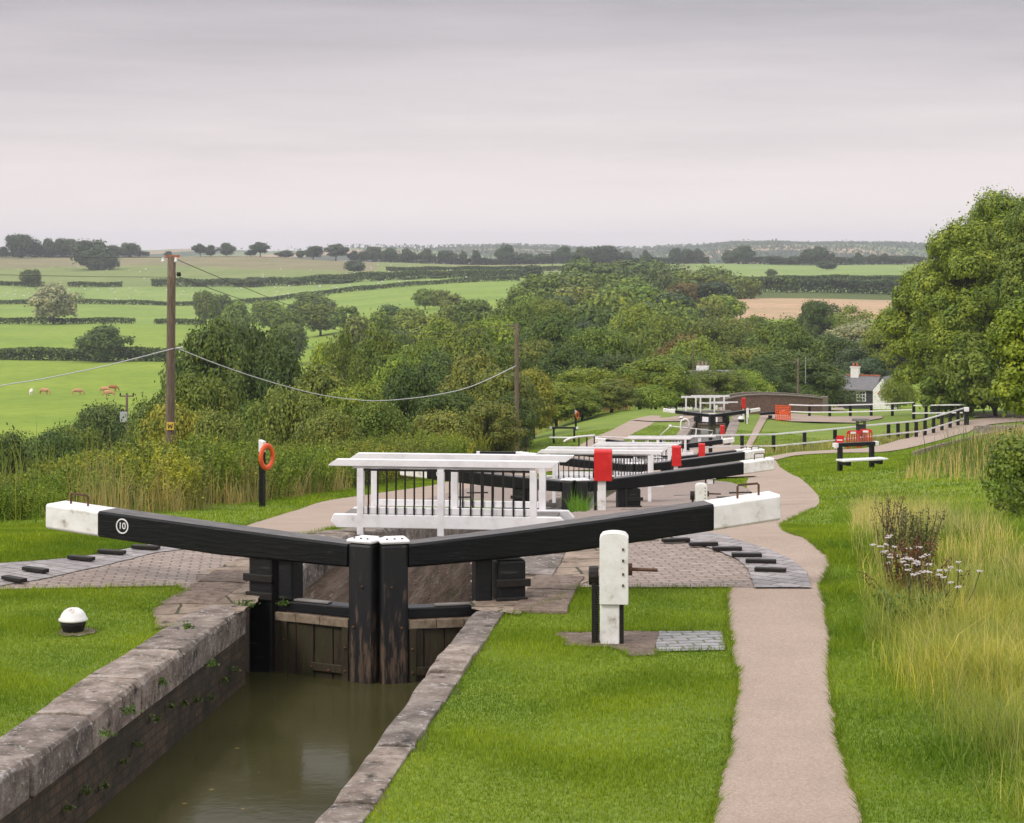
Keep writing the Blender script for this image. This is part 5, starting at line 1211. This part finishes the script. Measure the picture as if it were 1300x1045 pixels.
# -- flowering yarrow, dock and thistle clumps on the right bank
def yarrow(px, py, seed, label, n=9, h=.62):
    p = gp(px, py); t = thing('yarrow_plant', p, 0, label, 'wild flower', 'white flowering plants in the meadow'); r = random.Random(seed); st = MB(); fl = MB()
    for i in range(n):
        fl = MB(); a = r.uniform(0, 6.28); q = r.uniform(.0, .28); x, y = q*math.cos(a), q*math.sin(a); hh = h*r.uniform(.65, 1); st.tube([(0, 0, -.02), (x*.4, y*.4, .05), (x*.8, y*.8, hh*.6), (x, y, hh)], [.006, .006, .004, .003], 4)
        for k in range(14):
            b = r.uniform(0, 6.28); s = .030*r.random()**.5; cx_, cy_ = x+s*math.cos(b), y+s*math.sin(b); z = hh+r.uniform(-.006, .008); fl.lathe([(0, -.003), (.009, 0), (.008, .004), (0, .006)], 5, (cx_, cy_, z))
        fl.build('flower_head', 'flower_white', t)
    st.build('stem', 'bark', t)
for i, (px, py) in enumerate([(1142, 745), (1155, 752), (1168, 748), (1132, 738), (1176, 760), (1208, 765), (1124, 722), (1196, 772), (1150, 735)]):
    yarrow(px, py+18, i, 'white flat flowered plant in the brown weeds beside the towpath, %s' % ['front left', 'front middle', 'centre', 'left edge', 'right of centre', 'right side', 'far left behind', 'front right', 'back middle'][i], 5, .5)
def weed(px, py, seed, mat_c, label, h=.7, n=26, leaf=.02, tint=(.16, .07, .03)):
    p = gp(px, py); r = np.random.default_rng(seed); t = thing('weed_plant', p, 0, label, 'weed', 'tall weeds in the meadow'); mb = MB(); C_ = []
    for i in range(n):
        a = r.uniform(0, 6.28); q = r.uniform(0, .25); e = np.array([q*math.cos(a)*1.6, q*math.sin(a)*1.6, h*r.uniform(.5, 1)]); b = e*np.array([.3, .3, 0]); m = (b+e)/2+np.array([0, 0, .05])
        mb.tube([(0, 0, -.02), b, m, e], [.006, .006, .005, .003], 4); tt = r.uniform(.35, 1, 60)[:, None]; C_.append(b*(1-tt)+e*tt+r.normal(size=(60, 3))*.022)
    mb.build('stem', 'bark', t); C_ = np.concatenate(C_); V, Fc = leafcards(C_, rdir(len(C_), r), leaf); c = link(npmesh('foliage', V, Fc, 'leaf'), 'foliage', t); c.color = (*tint, 1)  # foliage here means the weeds' seed heads, and leaves on the broad-leaved plants
weed(1142, 762, 1, 0, 'dead red brown dock stalks at the front of the weedy clump', .5, 12)
weed(1166, 752, 2, 0, 'leaning dark brown dock stalks in the middle of the weedy clump', .55, 14)
weed(1190, 768, 3, 0, 'low brown curled weed at the right of the clump', .35, 10)
weed(1124, 712, 4, 0, 'tall brown seeding weed behind the white flowers', .75, 12, .018, (.22, .15, .07))
weed(1148, 716, 5, 0, 'greyish thistle heads behind the middle white flowers', .7, 22, .018, (.2, .19, .09))
weed(1172, 722, 6, 0, 'olive seeding weed right of the thistle heads', .65, 20, .02, (.17, .17, .06))
weed(1160, 785, 7, 0, 'broad green leaved plant at the foot of the weedy clump', .22, 16, .045, (.10, .17, .02))
weed(1180, 795, 8, 0, 'second broad green leaved plant lower down the bank', .2, 16, .04, (.10, .17, .02))
def wallweed(x, y, z, label, s=.12, n=90, seed=0, tint=(.07, .13, .02)):
    r = np.random.default_rng(seed); t = thing('wall_weed', (x, y, z), 0, label, 'weed', 'small weeds on the lock walls'); C_ = r.normal(size=(n, 3))*s*.4; C_[:, 2] = np.abs(C_[:, 2]); V, Fc = leafcards(C_, rdir(n, r)+np.array([0, -.3, .5]), .02); c = link(npmesh('leaves', V, Fc, 'leaf'), 'leaves', t); c.color = (*tint, 1)
for i, (px, py, d, lb) in enumerate([(312, 772, 19.35, 'green weed tuft in the left gate recess'), (238, 798, 17.6, 'grass tuft on the left coping'), (135, 935, 14.4, 'green moss tuft low on the left chamber wall'), (165, 905, 15.3, 'small moss tuft under the left coping stones'), (205, 868, 16.4, 'tiny fern in the joint of the left chamber wall'), (270, 845, 17.5, 'trailing weed on the left wall near its far end'), (360, 768, 19.75, 'weed on the left gate cap'), (640, 782, 19.0, 'weed between right coping and heel post')]):
    q = at(px, py, d); wallweed(*q, lb, .07 if i else .12, 60 if i else 120, i)
for i in range(12):
    d = 13.9+i*.42+random.random()*.1; q = axis_pt(d, -1.09); wallweed(q.x, q.y, -.30-random.random()*.28, 'tiny dark moss clump on the left chamber wall', .055, 40, 50+i, (.06, .09, .02))
# reeds beside second gate
blades('grass_tuft', 500, [(724, 652), (745, 652), (748, 645), (722, 645)], .2, .5, .02, (.12, .26, .02), 'grass tuft growing at the second gates', lean=.5, seed=15, hardcut=False)

# ---------------------------------------------------------------- animals
def skinmesh(name, verts, edges, radii, mat, parent, root=0):
    me = bpy.data.meshes.new(name); me.from_pydata(verts, edges, []); o = bpy.data.objects.new(name, me); COL.objects.link(o)
    m = o.modifiers.new('s', 'SKIN'); m.use_smooth_shade = True; o.modifiers.new('ss', 'SUBSURF').levels = 1
    for v, r_ in zip(me.skin_vertices[0].data, radii): v.radius = r_ if isinstance(r_, tuple) else (r_, r_)
    me.skin_vertices[0].data[root].use_root = True
    dg = bpy.context.evaluated_depsgraph_get(); dg.update(); m2 = bpy.data.meshes.new_from_object(o.evaluated_get(dg)); bpy.data.objects.remove(o)
    m2.materials.clear(); m2.materials.append(M[mat]); return link(m2, name, parent)
COWV = [(0, 0, 1.0), (-.55, 0, 1.03), (-.95, 0, 1.02), (.5, 0, 1.0), (.85, 0, 1.08), (1.15, 0, .85), (1.4, 0, .42), (1.55, 0, .16),
        (.62, .2, .62), (.64, .2, .32), (.62, .2, .03), (.62, -.2, .62), (.55, -.2, .32), (.6, -.2, .03),
        (-.85, .2, .7), (-1.0, .2, .42), (-.93, .2, .03), (-.85, -.2, .7), (-.92, -.2, .42), (-.82, -.2, .03), (-1.16, 0, .8), (-1.18, 0, .35), (1.42, .18, .5), (1.42, -.18, .5)]
COWE = [(0,1),(1,2),(0,3),(3,4),(4,5),(5,6),(6,7),(3,8),(8,9),(9,10),(3,11),(11,12),(12,13),(2,14),(14,15),(15,16),(2,17),(17,18),(18,19),(2,20),(20,21),(6,22),(6,23)]
COWR = [(.36,.40),(.36,.38),(.28,.32),(.33,.38),(.26,.28),(.19,.2),(.15,.17),.09,.13,.075,.07,.13,.075,.07,.16,.08,.07,.16,.08,.07,.04,.03,.04,.04]
def cow(px, py, rot, mat, label, s=1.0):
    p = gp2(px, py); t = thing('cow', p, rot, label, 'cow', 'grazing cattle in the lower field'); t.scale = (s, s, s)
    skinmesh('body', COWV, COWE, COWR, mat, t)
def gp2(px, py):
    d = 150
    while d < 1600:
        if CZ-(py-HY)/F*d < Gs((px-650)/F*d, d) and d > 230: break
        d *= 1.004
    return onG(px, d)
cow(40, 502, R(95), 'cow_cream', 'cream cow seen end on, leftmost of the herd', 1.0)
cow(56, 501, R(-20), 'cow_tan', 'light brown cow grazing beside the cream one'); cow(98, 502, R(10), 'cow_tan', 'light brown cow grazing on its own in the middle of the field')
cow(134, 499, R(160), 'cow_tan', 'tan cow at the back left of the group of three', .95); cow(143, 497, R(-5), 'cow_red', 'darkest red brown cow at the back of the group of three'); cow(139, 504, R(178), 'cow_tan', 'pale tan cow at the front of the group of three')
def make_sheep():
    t = thing('sheep', (0, 0, 0), 0, '', 'sheep', 'sheep scattered over the upper fields')
    V = [(0, 0, .6), (-.35, 0, .6), (.35, 0, .62), (.55, 0, .5), (.72, 0, .28), (.3, .14, .3), (.3, .14, .02), (.3, -.14, .3), (.3, -.14, .02), (-.35, .14, .3), (-.35, .14, .02), (-.35, -.14, .3), (-.35, -.14, .02)]
    E = [(0,1),(0,2),(2,3),(3,4),(2,5),(5,6),(2,7),(7,8),(1,9),(9,10),(1,11),(11,12)]
    skinmesh('body', V, E, [.3, .28, .27, .14, .09, .07, .04, .07, .04, .08, .04, .08, .04], 'wool', t); return t
sh0 = make_sheep(); rs = random.Random(9); first = True
spots = [(rs.uniform(5, 600), rs.uniform(1015, 1090)) for _ in range(62)]+[(rs.uniform(330, 640), rs.uniform(1180, 1400)) for _ in range(22)]+[(rs.uniform(10, 250), rs.uniform(1180, 1400)) for _ in range(12)]
for px, d in spots:
    o = sh0 if first else copy_tree(sh0); first = False; o.location = onG(px, d); o.rotation_euler.z = rs.uniform(0, 6.28); o.scale = (1.15,)*3
    o['label'] = 'small white sheep grazing in the %s field' % ('long pale' if d < 1100 else 'upper hillside')

# ---------------------------------------------------------------- air, sky, light, camera
def haze(dens):
    mb = MB().box(-4200, 4200, -60, 7300, -140, 62); m, nt, b = nmat('haze_air'); nt.nodes.remove(b)
    v = N(nt, 'ShaderNodeVolumePrincipled'); v.inputs['Color'].default_value = (.88, .90, .98, 1); v.inputs['Density'].default_value = dens; v.inputs['Anisotropy'].default_value = .0
    nt.links.new(v.outputs[0], nt.nodes['Material Output'].inputs['Volume']); o = mb.build('haze', m); tag(o, kind='stuff')
SUN_AZ = R(232); SUN_EL = R(42)       # azimuth clockwise from +Y (down the flight)
w = bpy.data.worlds.new('World'); sc.world = w; w.use_nodes = True; nt = w.node_tree; bg = nt.nodes['Background']
sky = N(nt, 'ShaderNodeTexSky', sky_type='NISHITA'); sky.sun_disc = False; sky.sun_elevation = SUN_EL; sky.sun_rotation = SUN_AZ
tc = N(nt, 'ShaderNodeTexCoord'); sx = N(nt, 'ShaderNodeSeparateXYZ'); nt.links.new(tc.outputs['Generated'], sx.inputs[0])
mp = N(nt, 'ShaderNodeMapping'); mp.inputs['Scale'].default_value = (1.2, 1.2, 14); nt.links.new(tc.outputs['Generated'], mp.inputs[0])
cl = noise(nt, 2.2, 8, mp.outputs[0], .62)
ma = N(nt, 'ShaderNodeMath', operation='MULTIPLY_ADD'); nt.links.new(cl, ma.inputs[0]); ma.inputs[1].default_value = .10; nt.links.new(sx.outputs[2], ma.inputs[2])
lin = lambda r_, g_, b_: tuple((c/255/12.92 if c/255 < .04045 else ((c/255+.055)/1.055)**2.4) for c in (r_, g_, b_))
S0, S1, S2, S3 = lin(243, 233, 232), lin(233, 222, 222), lin(208, 199, 202), lin(172, 165, 169)
r1 = ramp(nt, ma.outputs[0], [(.045, S0), (.085, S1), (.13, S2), (.18, S3), (.28, (.60, .585, .61)), (.6, (1.42, 1.40, 1.44))])
mu = N(nt, 'ShaderNodeVectorMath', operation='SCALE'); nt.links.new(sky.outputs[0], mu.inputs[0]); mu.inputs['Scale'].default_value = .012
ad = N(nt, 'ShaderNodeVectorMath', operation='ADD'); nt.links.new(r1.outputs[0], ad.inputs[0]); nt.links.new(mu.outputs[0], ad.inputs[1])
nt.links.new(ad.outputs[0], bg.inputs[0]); bg.inputs[1].default_value = .83
L = bpy.data.lights.new('sun', 'SUN'); L.energy = 1.5; L.angle = R(12); L.color = (1, .93, .84); so = bpy.data.objects.new('sun', L); COL.objects.link(so)
sd = Vector((math.sin(SUN_AZ)*math.cos(SUN_EL), math.cos(SUN_AZ)*math.cos(SUN_EL), math.sin(SUN_EL))); so.rotation_euler = sd.to_track_quat('Z', 'Y').to_euler()
haze(HAZE)
cam = bpy.data.cameras.new('camera'); co = bpy.data.objects.new('camera', cam); COL.objects.link(co); co.location = (0, 0, CZ); co.rotation_euler = (R(90), 0, 0)
cam.sensor_width = 36; cam.lens = 36*F/1300; cam.shift_y = -(522.5-HY)/1300; cam.clip_start = .1; cam.clip_end = 20000; sc.camera = co
sc.view_settings.view_transform = 'Standard'; sc.view_settings.look = 'None'; sc.view_settings.exposure = 0.30; sc.view_settings.gamma = 1

from collections import Counter
for o in list(COL.objects):
    if o.parent is None and o.get('label') and len(o['label'].split()) > 16: o['label'] = ' '.join(o['label'].replace(',', '').split()[:15])
